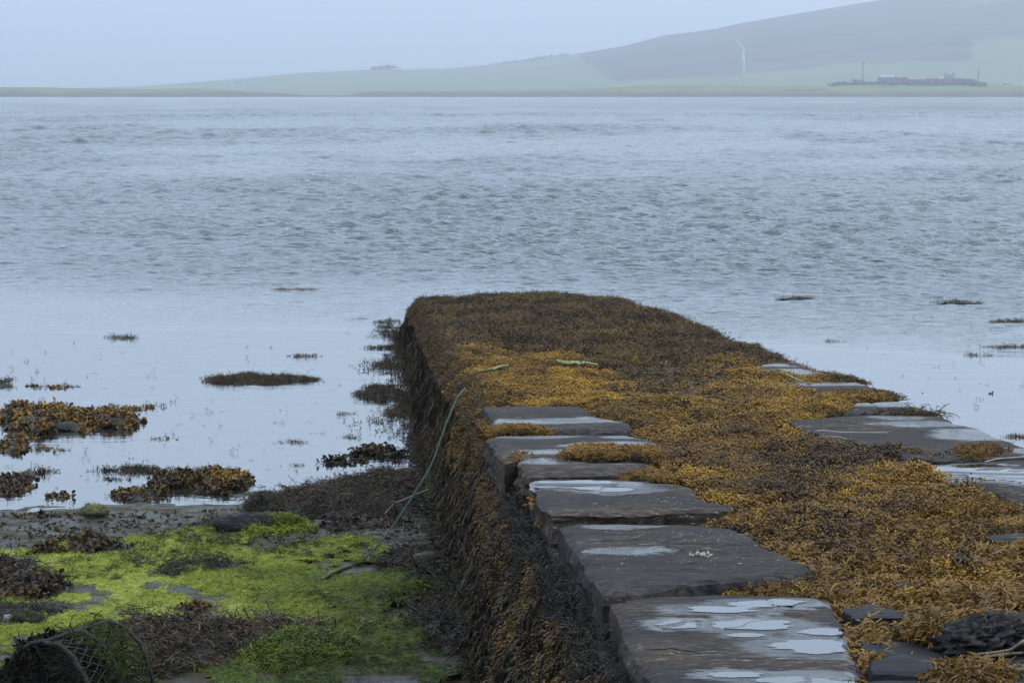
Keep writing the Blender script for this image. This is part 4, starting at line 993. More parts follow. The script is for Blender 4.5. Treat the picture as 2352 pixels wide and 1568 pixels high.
# ------------------------------------------------------------------ green weed over the shore
ALG = gpoly([(-250, 1272), (60, 1268), (190, 1255), (260, 1240), (330, 1236), (430, 1232), (560, 1246), (640, 1236), (760, 1232), (880, 1262), (905, 1290), (850, 1315), (930, 1330), (985, 1370), (960, 1420), (890, 1470), (980, 1520), (1075, 1575), (1075, 1660), (-300, 1660)], .06)
xs = np.arange(-4.3, .3, .028); ys = np.arange(9.6, 16.2, .028)
X, Y = np.meshgrid(xs, ys); Q2 = np.stack([X.ravel(), Y.ravel()], 1)
def alg_h(x, y): return ground_z(x, y) + .004 + .036 * np.clip(fbm(x * 2.2, y * 1.8, 4, 70) + .25, -.15, 1) + .026 * fbm(x * 6, y * 5, 3, 71)
J = Q2 + .10 * np.stack([fbm(Q2[:, 0] * 3, Q2[:, 1] * 3, 4, 72), fbm(Q2[:, 0] * 3, Q2[:, 1] * 3, 4, 73)], 1)
amask = inpoly(J, ALG); edge = polydist(J, ALG) * np.where(amask, 1, -1)
bare = fbm(Q2[:, 0] * 2.2, Q2[:, 1] * 1.3, 4, 74)
cover = edge / .5 + .9 - 1.1 * np.clip(bare - .22, 0, 1) * 2.0
amask &= (cover + .5 * fbm(Q2[:, 0] * 9, Q2[:, 1] * 7, 3, 75)) > .62
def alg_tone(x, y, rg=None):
    u, v = proj(np.stack([x, y, 0 * x + .06], -1))      # place along the shore: yellow at the water's side and the left, deep green by the wall with its shade painted into the tone
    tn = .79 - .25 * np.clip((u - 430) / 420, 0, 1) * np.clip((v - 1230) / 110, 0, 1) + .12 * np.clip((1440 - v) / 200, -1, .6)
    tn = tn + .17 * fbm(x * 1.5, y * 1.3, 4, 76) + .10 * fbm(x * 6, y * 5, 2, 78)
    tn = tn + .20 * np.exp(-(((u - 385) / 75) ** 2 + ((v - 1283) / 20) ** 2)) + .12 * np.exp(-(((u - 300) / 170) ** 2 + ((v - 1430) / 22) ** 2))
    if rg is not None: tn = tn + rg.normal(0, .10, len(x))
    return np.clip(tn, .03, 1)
ah = alg_h(Q2[:, 0], Q2[:, 1])
am = amask.reshape(X.shape); qm = am[:-1, :-1] & am[1:, :-1] & am[:-1, 1:] & am[1:, 1:]; qi, qj = np.nonzero(qm); nc = len(xs)
mq = np.stack([qi * nc + qj, qi * nc + qj + 1, (qi + 1) * nc + qj + 1, (qi + 1) * nc + qj], 1); used, inv = np.unique(mq.ravel(), return_inverse=True)
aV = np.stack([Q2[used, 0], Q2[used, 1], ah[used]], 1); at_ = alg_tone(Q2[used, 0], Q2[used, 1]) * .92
rg = np.random.default_rng(80); n = 120000
P = np.stack([rg.uniform(-4.2, .2, n), rg.uniform(10.0, 16.0, n)], 1)
ci = np.clip(((P[:, 0] - xs[0]) / .028).astype(int), 0, len(xs) - 1); ri = np.clip(((P[:, 1] - ys[0]) / .028).astype(int), 0, len(ys) - 1)
P = P[am[ri, ci]]; n = len(P)
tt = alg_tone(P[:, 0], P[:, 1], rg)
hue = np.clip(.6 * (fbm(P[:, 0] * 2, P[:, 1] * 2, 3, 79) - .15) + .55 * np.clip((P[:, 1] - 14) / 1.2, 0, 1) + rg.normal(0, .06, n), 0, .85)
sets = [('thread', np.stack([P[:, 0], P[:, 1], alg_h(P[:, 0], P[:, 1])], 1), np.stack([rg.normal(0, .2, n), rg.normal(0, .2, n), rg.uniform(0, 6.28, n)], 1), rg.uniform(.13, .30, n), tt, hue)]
q2 = (rg.random(n) < .06) & (fbm(P[:, 0] * 2.6, P[:, 1] * 1.7, 4, 141) > .18)
sets.append(('thread', sets[0][1][q2] + [0, 0, .010], np.stack([rg.normal(0, .2, n), rg.normal(0, .2, n), rg.uniform(0, 6.28, n)], 1)[q2], rg.uniform(.3, .6, n)[q2], np.clip(.16 + rg.normal(0, .06, n), 0, 1)[q2], np.full(n, .25)[q2]))
o = spread_object('green_algae', (aV, inv.reshape(-1, 4), at_), sets, M['green'], M['green_i'])
tag(o, 'bright green and yellow algae carpet spread over the mud left of the pier', 'algae', kind='stuff')

# ------------------------------------------------------------------ heaps, tufts and floating patches of weed: each a thing
def blob(u, v, ru, rv, seed, n=28, rag=.28):
    rg = np.random.default_rng(seed); a = np.linspace(0, 2 * math.pi, n, endpoint=False); r = 1 + rag * rg.normal(0, 1, n) * .6 + .15 * np.sin(a * 3 + rg.uniform(0, 6))
    return [(u + ru * r_ * math.cos(x), v + rv * r_ * math.sin(x)) for x, r_ in zip(a, r)]
def weed_heap(name, px, zplane, H, parts, label, cat='seaweed', group=None, mat='weed', base_t=.08, seed=0, on='ground', R0=.18, rise=1.0, fill=True):
    """parts: (kind, count, tone, spread, hue, scale lo, scale hi)"""
    rg = np.random.default_rng(1000 + seed)
    if on == 'ramp': poly = rp(*np.array(px, float).T, zplane)
    else: poly = to_z(*np.array(px, float).T, zplane)[:, :2]
    lo, hi = poly.min(0), poly.max(0)
    def zof(Q):
        d = polydist(Q, poly); f = np.clip(d / R0, 0, 1) ** .6
        b = ramp_z(tw_of(*(Q.T))[0]) * 0 if on != 'ground' else ground_z(Q[:, 0], Q[:, 1])
        if on == 'water': b = 0 * d + .0
        k = H * f * (1 + .35 * fbm(Q[:, 0] * 5, Q[:, 1] * 5, 3, seed + 5))
        return (zplane + k) if on == 'ramp' else b + k
    def world(Q, z): return rw(Q[:, 0], Q[:, 1], z) if on == 'ramp' else np.stack([Q[:, 0], Q[:, 1], z], 1)
    Vs, Qs, Ts, A, B, C = [], [], [], [], [], []; n0 = 0
    st = max(.02, float((hi - lo).max()) / 60); gx, gy = np.meshgrid(np.arange(lo[0], hi[0] + st, st), np.arange(lo[1], hi[1] + st, min(st, max(.02, (hi - lo)[1] / 8))))
    G = np.stack([gx.ravel(), gy.ravel()], 1); ok = inpoly(G, poly).reshape(gx.shape); qm = ok[:-1, :-1] & ok[1:, :-1] & ok[:-1, 1:] & ok[1:, 1:]; i, j = np.nonzero(qm)
    if len(i) and fill:
        nc = gx.shape[1]; q4 = np.stack([i * nc + j, i * nc + j + 1, (i + 1) * nc + j + 1, (i + 1) * nc + j], 1); us_, iv = np.unique(q4.ravel(), return_inverse=True)
        V = world(G[us_], zof(G[us_]) - .012); Vs.append(V); Qs.append(iv.reshape(-1, 4)); A.append(np.zeros(len(V))); B.append(np.full(len(V), base_t)); C.append(np.zeros(len(V))); n0 = len(V)
    for kind, n, tn, sd_, hu, s0, s1 in parts:
        ks_, kn_ = {'rope': (.66, 2.0), 'fine': (.55, 2.6), 'straw': (.6, 2.4), 'thread': (.55, 2.6), 'flat': (.85, 1.25), 'spike': (.66, 1.5)}.get(kind, (1, 1)); n = int(n * kn_); s0 *= ks_; s1 *= ks_
        P = np.zeros((0, 2))
        while len(P) < n:
            T = rg.uniform(lo, hi, (n * 3, 2)); P = np.concatenate([P, T[inpoly(T, poly)]])
        P = P[:n]; z = zof(P) - .012 + rg.uniform(-.01, .008, n)
        eul = np.stack([rg.normal(0, .3, n) * rise, rg.normal(0, .3, n) * rise, rg.uniform(0, 6.28, n)], 1)
        V, Q, T, tip, to_, hu_ = merge(kind, world(P, z), eul, rg.uniform(s0, s1, n), np.clip(tn + sd_ * (rg.normal(0, .8, n) + .8 * fbm(P[:, 0] * 6, P[:, 1] * 6, 2, seed)), .02, 1), np.clip(hu + rg.normal(0, .12, n), 0, .8))
        Vs.append(V); Qs.append(Q + n0); Ts.append(T + n0); A.append(tip); B.append(to_); C.append(hu_); n0 += len(V)
    o = place(name, np.concatenate(Vs), np.concatenate(Qs), np.concatenate(Ts), M[mat], None, {'tip': np.concatenate(A), 'tone': np.concatenate(B), 'hue': np.concatenate(C)})
    return tag(o, label, cat, group)
GH = 'heaps of wrack on the shore'; GF = 'seaweed patches floating on the water'; GT = 'seaweed tufts on the flagstones'
weed_heap('seaweed_heap', [(568, 1172), (585, 1150), (640, 1140), (700, 1118), (800, 1100), (900, 1088), (1000, 1082), (1010, 1150), (1000, 1205), (900, 1205), (800, 1212), (700, 1205), (640, 1190)], .02, .10,
          [('rope', 420, .22, .09, .06, .5, .95), ('fine', 520, .25, .09, .06, .8, 1.3), ('straw', 120, .34, .12, .08, .7, 1.0)], 'large dark wrack heap filling the corner between the water and the pier foot', group=GH, seed=1, R0=.5)
weed_heap('seaweed_heap', [(565, 1178), (572, 1155), (600, 1147), (645, 1152), (655, 1180), (620, 1190)], .02, .10, [('rope', 60, .2, .08, .05, .4, .7), ('fine', 60, .22, .08, .05, .8, 1.1)], 'small dark hummock of wrack just left of the large heap, by the waterline', group=GH, seed=2, R0=.12)
weed_heap('seaweed_heap', [(55, 1280), (120, 1262), (150, 1245), (215, 1250), (270, 1252), (285, 1268), (200, 1280), (100, 1285)], .04, .06, [('flat', 70, .34, .14, .12, .7, 1.1), ('rope', 30, .2, .08, .1, .5, .8)], 'low heap of dark leathery kelp at the top edge of the green algae', group=GH, seed=3)
weed_heap('seaweed_heap', [(-120, 1310), (0, 1305), (70, 1318), (115, 1340), (170, 1372), (120, 1395), (0, 1398), (-120, 1395)], .06, .10, [('flat', 170, .30, .12, .10, .6, 1.1), ('rope', 90, .16, .06, .05, .6, .9)], 'big brown kelp heap cut by the left picture edge, among green algae', group=GH, seed=4, R0=.3)
weed_heap('seaweed_heap', [(272, 1316), (300, 1297), (335, 1296), (352, 1312), (310, 1322)], .06, .05, [('rope', 26, .14, .06, .04, .4, .6)], 'small black wrack lump on the green algae, left of the beaded strand', group=GH, seed=5)
weed_heap('seaweed_heap', [(362, 1328), (430, 1302), (500, 1298), (556, 1312), (600, 1318), (500, 1330), (420, 1338)], .06, .05, [('rope', 70, .22, .09, .05, .5, .75)], 'beaded dark bladder wrack strand lying across the green algae', group=GH, seed=6)
weed_heap('seaweed_heap', [(-60, 1420), (20, 1405), (90, 1408), (160, 1415), (150, 1432), (20, 1442), (-60, 1440)], .07, .04, [('rope', 70, .17, .07, .04, .5, .8)], 'flat grey-black wrack at the left edge behind the creel', group=GH, seed=7)
weed_heap('seaweed_heap', [(250, 1460), (330, 1452), (420, 1456), (560, 1462), (700, 1470), (790, 1480), (760, 1505), (640, 1540), (480, 1585), (330, 1610), (300, 1540)], .08, .06, [('rope', 420, .25, .12, .05, .55, 1.0), ('flat', 36, .28, .1, .1, .6, .9)], 'broad tangle of grey-brown stringy wrack right of the creel', group=GH, seed=8, R0=.3)
weed_heap('seaweed_heap', [(850, 1290), (930, 1270), (990, 1262), (1050, 1300), (1060, 1400), (1100, 1500), (1120, 1590), (1000, 1560), (900, 1500), (930, 1440), (960, 1380), (890, 1330)], .07, .05, [('rope', 380, .18, .08, .04, .5, .9), ('flat', 60, .2, .08, .08, .6, .9), ('fine', 80, .2, .08, .05, .8, 1.2)], 'long dark wrack drift along the foot of the pier wall', group=GH, seed=9, R0=.3)
weed_heap('seaweed_heap', [(640, 1205), (760, 1200), (860, 1205), (950, 1215), (960, 1228), (820, 1232), (700, 1224)], .03, .035, [('flat', 60, .24, .1, .1, .5, .8), ('rope', 40, .16, .07, .05, .4, .7)], 'thin brown wrack line on the mud in front of the large heap', group=GH, seed=10)
weed_heap('seaweed_heap', [(395, 1415), (430, 1404), (490, 1408), (500, 1420), (440, 1428)], .07, .03, [('flat', 20, .5, .15, .15, .5, .8), ('rope', 8, .2, .1, .05, .4, .6)], 'small reddish brown kelp patch in the middle of the green algae', group=GH, seed=11)
weed_heap('seaweed_heap', [(280, 1412), (330, 1402), (360, 1408), (340, 1420), (290, 1422)], .07, .03, [('rope', 18, .2, .1, .05, .4, .6)], 'little grey wrack knot on the algae above the creel', group=GH, seed=12)
weed_heap('seaweed_heap', [(440, 1215), (480, 1208), (520, 1206), (540, 1214), (480, 1220)], .03, .03, [('rope', 16, .22, .1, .05, .35, .55), ('flat', 8, .35, .1, .1, .4, .6)], 'tiny dark wrack lump on the mud left of the green-draped log', group=GH, seed=13)
weed_heap('seaweed_heap', [(30, 1192), (70, 1184), (130, 1182), (170, 1190), (100, 1198), (40, 1200)], .0, .02, [('flat', 22, .36, .15, .12, .4, .7)], 'thin kelp litter at the water edge left of the mossy rock', group=GH, seed=14)
weed_heap('seaweed_heap', [(880, 1400), (930, 1380), (1010, 1370), (1030, 1385), (960, 1400), (900, 1412)], .08, .06, [('thread', 160, .36, .12, .0, .8, 1.3)], 'deep green weed ridge beside the pier wall foot', group='green weed ridges', mat='green', base_t=.25, seed=15)
weed_heap('seaweed_heap', [(590, 1520), (640, 1490), (690, 1488), (760, 1510), (830, 1540), (800, 1580), (650, 1600), (560, 1570)], .09, .12, [('thread', 520, .42, .12, .0, .8, 1.4)], 'tall bright green draped weed ridge at the bottom of the picture', group='green weed ridges', mat='green', base_t=.3, seed=16, R0=.35)

# floating patches: u centre, v, half width, half depth, kind parts, rise
def floater(u, v, ru, rv, parts, label, H=.010, seed=0, rag=.5):
    weed_heap('floating_seaweed', blob(u, v, ru, rv, seed, 26, rag), 0.0, H, parts, label, group=GF, seed=seed, on='water', R0=.10, base_t=.10, fill=True)
K = lambda k, n, t, s0=.6, s1=1.0, h=.08, sd_=.14: (k, n, t, sd_, h, s0, s1)
FL = [(670, 666, 48, 2.0, [K('spike', 70, .45, .8, 1.1)], 'thin brown seaweed line farthest out, left of the pier end'),
      (283, 776, 28, 3.5, [K('spike', 60, .30, .8, 1.2)], 'small dark seaweed tuft alone on the calm water at left'),
      (830, 733, 24, 1.2, [K('spike', 16, .45, .6, .9)], 'tiny seaweed fleck left of the far pier wall'),
      (700, 818, 32, 2.0, [K('spike', 36, .45, .7, 1.0)], 'short seaweed streak between the oval raft and the pier'),
      (590, 872, 100, 10, [K('spike', 520, .33, .6, .95), K('fine', 120, .3, .6, .9)], 'long oval raft of fine brown seaweed in the middle of the calm water'),
      (125, 888, 56, 4, [K('flat', 34, .5, .4, .65), K('spike', 40, .35, .6, .9)], 'narrow brown and gold seaweed strip near the left edge'),
      (10, 878, 20, 12, [K('spike', 40, .35, .6, .9)], 'sparse spiky weed cut by the left edge above the gold kelp bank'),
      (110, 968, 150, 30, [K('flat', 330, .55, .6, 1.0, .14, .2), K('spike', 90, .35, .7, 1.0)], 'largest gold kelp bank in the water at the left edge'),
      (295, 937, 72, 7, [K('flat', 46, .52, .4, .7), K('spike', 30, .4, .6, .9)], 'gold kelp scatter just right of the largest kelp bank'),
      (25, 1025, 50, 16, [K('flat', 60, .52, .5, .9)], 'gold kelp patch at the left edge below the largest bank'),
      (110, 1032, 40, 6, [K('flat', 16, .5, .4, .6), K('spike', 20, .4, .5, .8)], 'small kelp fleck right of the lower left kelp patch'),
      (375, 1008, 34, 4, [K('flat', 8, .62, .4, .6), K('spike', 10, .4, .5, .8)], 'pair of gold kelp tips in open calm water'),
      (668, 1015, 28, 4, [K('spike', 26, .3, .5, .9)], 'faint dark weed twigs in open water right of centre left'),
      (790, 950, 18, 3, [K('spike', 22, .42, .5, .9)], 'small weed sprig left of the mid pier wall'),
      (805, 1004, 28, 3, [K('spike', 20, .3, .5, .9)], 'dotted weed line above the dark kelp clumps by the pier'),
      (322, 1080, 78, 7, [K('spike', 150, .28, .7, 1.2), K('fine', 40, .26, .5, .8)], 'spiky dark seaweed raft behind the gold and brown kelp heap'),
      (460, 1076, 32, 2.5, [K('spike', 22, .3, .5, .8)], 'thin weed trail right of the spiky raft'),
      (268, 1101, 34, 3.5, [K('spike', 26, .28, .6, .9), K('flat', 5, .3, .4, .6)], 'small dark weed strip below the spiky raft'),
      (90, 1085, 20, 5, [K('spike', 30, .33, .8, 1.3)], 'upright spiky sprig between the left edge and the spiky raft'),
      (25, 1112, 58, 18, [K('flat', 90, .30, .6, 1.1, .14), K('rope', 10, .2, .4, .6)], 'dark curling kelp clump at the left edge in shallow water'),
      (140, 1141, 38, 6, [K('flat', 24, .38, .4, .8)], 'small brown kelp clump between the left edge clump and the mossy rock'),
      (475, 1112, 100, 20, [K('flat', 200, .44, .6, 1.05, .2, .2), K('rope', 20, .2, .4, .7)], 'tall brown and gold kelp heap standing in the shallows'),
      (330, 1138, 66, 13, [K('flat', 60, .42, .5, .9, .12)], 'low yellowish left tail of the tall kelp heap'),
      (788, 1060, 46, 9, [K('flat', 38, .18, .5, .9)], 'smaller dark kelp clump near the pier wall'),
      (868, 1040, 52, 12, [K('flat', 70, .18, .6, 1.0)], 'dark curling kelp clump closest to the pier wall'),
      (890, 1086, 46, 8, [K('spike', 90, .22, .8, 1.2), K('rope', 12, .18, .4, .6)], 'dark spiky weed at the tip of the large wrack heap'),
      (682, 1069, 14, 3, [K('fine', 16, .3, .4, .6)], 'greenish flat weed fleck alone in the shallows'),
      (895, 741, 26, 4, [K('spike', 60, .28, .7, 1.1)], 'dark weed fringe touching the far corner of the pier wall'),
      (890, 752, 26, 3, [K('spike', 50, .28, .6, 1.0)], 'second short weed fringe just below the far corner fringe'),
      (893, 799, 34, 5, [K('spike', 110, .26, .7, 1.1)], 'pointed weed fringe off the pier wall, level with the short streak'),
      (890, 838, 38, 8, [K('spike', 120, .26, .7, 1.1)], 'shaggy weed fringe off the pier wall, above the widest one'),
      (885, 905, 52, 17, [K('spike', 260, .25, .7, 1.2), K('fine', 50, .25, .6, .9)], 'widest shaggy weed fringe off the pier wall'),
      (925, 945, 34, 14, [K('spike', 120, .25, .6, 1.1)], 'broken weed fringe off the pier wall just below the widest one'),
      (1828, 685, 44, 2.0, [K('spike', 60, .36, .7, 1.1)], 'thin seaweed streak right of the pier, nearest the ripples'),
      (2188, 694, 52, 2.0, [K('spike', 80, .32, .7, 1.1)], 'dark thin seaweed streak right of the pier, farther to the right'),
      (2325, 739, 52, 3.5, [K('spike', 90, .38, .7, 1.1)], 'seaweed strip cut by the right edge on the ripples'),
      (2300, 797, 66, 3, [K('spike', 80, .38, .7, 1.0)], 'longer thin seaweed strip at the right edge above the slabs'),
      (2245, 816, 34, 2, [K('spike', 26, .4, .6, .9)], 'faint gold seaweed trail under the longer right edge strip'),
      (1913, 785, 18, 1.5, [K('spike', 18, .4, .6, .9)], 'small seaweed fleck off the right side of the pier'),
      (2040, 709, 24, 1.5, [K('spike', 18, .5, .5, .8)], 'pale gold weed fleck between the two thin right streaks'),
      (2114, 900, 4, 1.2, [K('flat', 1, .45, .45, .5)], 'small upright weed tip poking out of the water right of the pier'),
      (2277, 903, 5, 1.2, [K('flat', 2, .45, .4, .5)], 'single rounded weed tip out of the water at far right'),
      (2335, 1004, 26, 3, [K('spike', 40, .4, .6, .9)], 'weed sprig in the water behind the right corner slab')]
for k, (u, v, ru, rv, parts, label) in enumerate(FL):
    big = any(p[0] == 'flat' and p[1] > 55 for p in parts)
    floater(u, v, ru, rv, parts, label, .065 if label.startswith(('tall', 'largest')) else .04 if big else (.035 if rv > 9 else .015), 20 + k)
# crumbs of weed drifting between the patches
rg = np.random.default_rng(90); n = 260
u = np.concatenate([rg.uniform(0, 930, 190), rg.uniform(1850, 2360, 70)]); v = np.concatenate([760 + 400 * rg.random(190) ** .8, 700 + 250 * rg.random(70)])
v = np.where((u < 1300) | (v < 640 + (u - 1500) * .4), v, 700); P = to_z(u, v, 0)
V, Q, T, tip, to_, hu_ = merge('spike', P, np.stack([rg.normal(0, .5, n), rg.normal(0, .5, n), rg.uniform(0, 6.28, n)], 1), rg.uniform(.15, .55, n), rg.uniform(.2, .5, n), np.full(n, .05))
tag(place('floating_weed_crumbs', V, Q, T, M['weed'], None, {'tip': tip, 'tone': to_, 'hue': hu_}), 'loose crumbs of seaweed scattered over the calm water', 'seaweed', kind='stuff')
# litter on the mud
n = 1000; u = rg.uniform(-20, 980, n); v = rg.uniform(1176, 1275, n); P = to_z(u, v, .02); P[:, 2] = ground_z(P[:, 0], P[:, 1])
V, Q, T, tip, to_, hu_ = merge('flat', P, np.stack([rg.normal(0, .2, n), rg.normal(0, .2, n), rg.uniform(0, 6.28, n)], 1), rg.uniform(.10, .38, n), rg.uniform(.08, .4, n), np.full(n, .1))
tag(place('weed_litter', V, Q, T, M['weed'], None, {'tip': tip, 'tone': to_, 'hue': hu_}), 'scraps of dark weed littering the wet mud at the waterline', 'seaweed', kind='stuff')

# tufts on the flags
weed_heap('seaweed_tuft', blob(2250, 1036, 54, 11, 201, 24, .15), .035, .020, [('straw', 150, .58, .12, .08, .6, .9)], 'round golden brown seaweed tuft sitting on the long right flagstone', group=GT, on='ramp', seed=71, R0=.12)
for k, (u, v, ru, rv, lb) in enumerate(((1418, 1192, 18, 5, 'larger of the two close tufts in the gap before the scratched flagstone'), (1447, 1193, 10, 4, 'smaller of the two close tufts in the gap before the scratched flagstone'), (1500, 1194, 14, 4, 'tuft on its own in the right part of the gap before the scratched flagstone'),
                                         (1260, 1190, 10, 3, 'little seaweed tuft at the left end of the gap before the scratched flagstone'), (2100, 1036, 22, 4, 'small tuft on the near edge of the long right flagstone'), (2155, 1434, 52, 22, 'drooping golden fronds over the dark stones beside the nearest flagstone'), (2230, 1545, 55, 26, 'golden frond cushion hanging over the lowest dark stones'), (1405, 1535, 26, 40, 'golden wrack tuft hanging beside the nearest flagstone on the wall'))):
    if k == 7: continue
    weed_heap('seaweed_tuft', blob(u, v, ru, rv, 210 + k, 18, .2), -.02 if k < 4 else .03, .012, [('straw', 12 if ru < 30 else 60, .6, .1, .06, .5 if ru < 30 else .8, .8 if ru < 30 else 1.3)], lb, group=GT, on='ramp', seed=80 + k, R0=.05, fill=ru > 30)

# ------------------------------------------------------------------ rocks on the shore
def rock(name, c, size, seed, mat, label=None, cat='rock', yaw=0, parent=None, sq=2.4, rough=.16, group=None):
    nu, nv = 34, 22; th = np.linspace(0, 2 * math.pi, nu, endpoint=False); ph = np.linspace(-math.pi / 2 + .02, math.pi / 2 - .02, nv)
    Tt, Pp = np.meshgrid(th, ph); d = np.stack([np.cos(Pp) * np.cos(Tt), np.cos(Pp) * np.sin(Tt), np.sin(Pp)], -1)
    r = (np.abs(d) ** sq).sum(-1) ** (-1 / sq)
    r = r * (1 + rough * fbm(d[..., 0] * 1.4 + d[..., 2] * 2.1 + seed, d[..., 1] * 1.4 - d[..., 2] * 1.3, 4, seed))
    V = d * r[..., None] * np.array(size) / 2; cy, sy = math.cos(yaw), math.sin(yaw)
    V = np.stack([V[..., 0] * cy - V[..., 1] * sy, V[..., 0] * sy + V[..., 1] * cy, V[..., 2]], -1) + np.array(c)
    q = []
    for i in range(nv - 1):
        for j in range(nu): q.append([i * nu + j, i * nu + (j + 1) % nu, (i + 1) * nu + (j + 1) % nu, (i + 1) * nu + j])
    o = place(name, V.reshape(-1, 3), q, None, mat, parent)
    if label: tag(o, label, cat, group)
    return o
def weed_on(parent, kind, cen, rad, n, tone, mat, zfun, seed, name='green_weed', s=(.14, .3), hue=.15):
    rg = np.random.default_rng(seed); a = rg.uniform(0, 6.28, n); r = np.sqrt(rg.random(n)); P = np.stack([cen[0] + rad[0] * r * np.cos(a), cen[1] + rad[1] * r * np.sin(a)], 1)
    z = zfun(P[:, 0], P[:, 1], r)
    V, Q, T, tip, to_, hu_ = merge(kind, np.column_stack([P, z]), np.stack([rg.normal(0, .3, n) + .9 * r * np.sin(a) * -1, rg.normal(0, .3, n) + .9 * r * np.cos(a), rg.uniform(0, 6.28, n)], 1), rg.uniform(*s, n), np.clip(tone + rg.normal(0, .14, n), 0, 1), np.clip(hue + rg.normal(0, .08, n), 0, .6))
    return place(name, V, Q, T, mat, parent, {'tip': tip, 'tone': to_, 'hue': hu_})
def shore_pt(u, v, z=.05):
    p = to_z(float(u), float(v), z); p = to_z(float(u), float(v), float(ground_z(p[0], p[1]))); return p
def dome(c, sz): return lambda x, y, r: c[2] + sz[2] / 2 * np.sqrt(np.clip(1 - r ** 2.6, 0, 1)) - .004
def weedy_rock(u, v, w, d, h, seed, label, tone, n=500, yaw=0, cover=1.0, shift=(0, 0), mat='stone', sq=2.4):
    p = shore_pt(u, v); c = p + np.array([0, 0, h * .28]); o = rock('weedy_rock', c, (w, d, h), seed, M[mat], label, 'rock', yaw, sq=sq, rough=.3)
    weed_on(o, 'thread', c[:2] + np.array(shift), (w * .46 * cover, d * .46 * cover), n, tone, M['green'], dome(c, (w, d, h)), seed + 5)
    return o
M['moss_rock'] = flat_mat('mossy_stone', (.055, .056, .014), .9, .6, 22)
weedy_rock(216, 1186, .20, .15, .10, 3, 'small upright rock with a mossy yellow-green cap at the waterline', .62, 50, mat='moss_rock', sq=1.5)
weedy_rock(590, 1216, .50, .20, .12, 5, 'long low log-shaped rock draped with yellow-green weed below the large wrack heap', .66, 900, .12, .8, (.10, 0))
weedy_rock(728, 1503, .15, .16, .13, 9, 'rounded rock with deep green moss beside the stringy wrack tangle', .34, 500)
weedy_rock(62, 1441, .16, .14, .09, 11, 'small green-skinned rock under grey wrack above the creel', .34, 420)
p = shore_pt(982, 1306); rock('round_boulder', p + [0, 0, .035], (.15, .17, .12), 21, M['mud'], 'bare round brown boulder against the foot of the pier wall', 'rock')
for k, (u, v, w, lb) in enumerate(((1000 - 470, 1196, .10, 'flat dark pebble on the mud, farther of the two below the kelp heap'), (566, 1206, .13, 'flat black stone on the mud just above the green-draped log rock'), (18, 1426, .05, 'pale grey pebble at the left edge among grey wrack'))):
    p = shore_pt(u, v); rock('shore_stone', p + [0, 0, .008], (w, w * .7, .035 if k < 2 else .05), 30 + k, M['stone'] if k < 2 else M['house_wall'], lb, 'stone')
heap = weed_heap('seaweed_heap', [(560, 1238), (590, 1226), (660, 1222), (720, 1218), (716, 1236), (640, 1246), (580, 1246)], .03, .045, [('thread', 260, .66, .1, .0, .8, 1.2)], 'fluffy yellow-green weed tail trailing from the log-shaped rock', group='green weed ridges', mat='green', base_t=.5, seed=17)

# dark knobbly lump of old kelp beside the nearest flagstone
def ramp_pt(u, v, dz=0.0):
    a = rp(float(u), float(v), dz); return rw(a[0], a[1], dz)
lump = MB(); rg = np.random.default_rng(44)
c = ramp_pt(2268, 1482, .0); V = None
nu, nv = 90, 40; Tt, Pp = np.meshgrid(np.linspace(0, 2 * math.pi, nu, endpoint=False), np.linspace(-1.5, 1.5, nv)); d = np.stack([np.cos(Pp) * np.cos(Tt), np.cos(Pp) * np.sin(Tt), np.sin(Pp)], -1)
r = 1 + .28 * np.abs(fbm(Tt * 3.2 + 5, Pp * 3.0, 4, 5)) - .30 * np.abs(fbm(Tt * 6, Pp * 7, 3, 8)); V = d * r[..., None] * np.array([.14, .15, .058]); V[..., 2] += V[..., 0] * .16
q = [[i * nu + j, i * nu + (j + 1) % nu, (i + 1) * nu + (j + 1) % nu, (i + 1) * nu + j] for i in range(nv - 1) for j in range(nu)]
t = NT('slimy_kelp'); a = t.noise(t.pos((30, 30, 30)), 1.0, 5, .6); t.set(Base_Color=t.ramp(a, [(.35, (.006, .006, .007)), (.65, (.020, .018, .017))]), Roughness=t.mr(a, .4, .6, .3, .7)); t.p.inputs['Specular IOR Level'].default_value = .1; t.bump(a, .8, .01); M['slime'] = t.m
tag(place('kelp_holdfast', (V + c + [0, 0, .02]).reshape(-1, 3), q, None, M['slime']), 'black glistening kelp lump among the weed right of the nearest flagstone', 'kelp')

# barnacle spot and crack on the flags
rg = np.random.default_rng(12); o5 = SL['S5']; mb = MB()
for k in range(44):
    a = ramp_pt(1612 + rg.normal(0, 13), 1272 + rg.normal(0, 2.2), .034); mb.box(a, (rg.uniform(.002, .006), rg.uniform(.003, .008), .004), rg.uniform(0, 3), .001, rg)
M['barnacle'] = flat_mat('barnacle_shell', (.36, .31, .27), .8, .3, 50); mb.build('barnacles', M['barnacle'], o5[0])['kind'] = 'stuff'
for key_, n_, u0_, u1_, v0_, v1_ in (('S5', 90, 1370, 1800, 1215, 1305), ('S4', 40, 1360, 1600, 1140, 1172)):
    mb = MB()
    for k in range(n_):
        a = rp(rg.uniform(u0_, u1_), v0_ + (v1_ - v0_) * rg.random(), SL[key_][3])
        if not inpoly(a[None], SL[key_][2])[0]: continue
        hh = float(SL[key_][1](a[None])[0]); mb.box(rw(a[0], a[1], hh + .001), (rg.uniform(.001, .0045) * rg.choice([1, 1, 2.2]), rg.uniform(.001, .003), .0015), rg.uniform(-.4, .4), .0006, rg)
    mb.build('shell_specks', M['barnacle'], SL[key_][0])['kind'] = 'stuff'
o6 = SL['S6']; pts = np.array([(1478, 1492), (1520, 1493), (1560, 1491), (1590, 1493), (1610, 1499), (1640, 1504)], float); q = resample(pts, 6, False); q = np.concatenate([q, pts[-1:]])
L_ = []
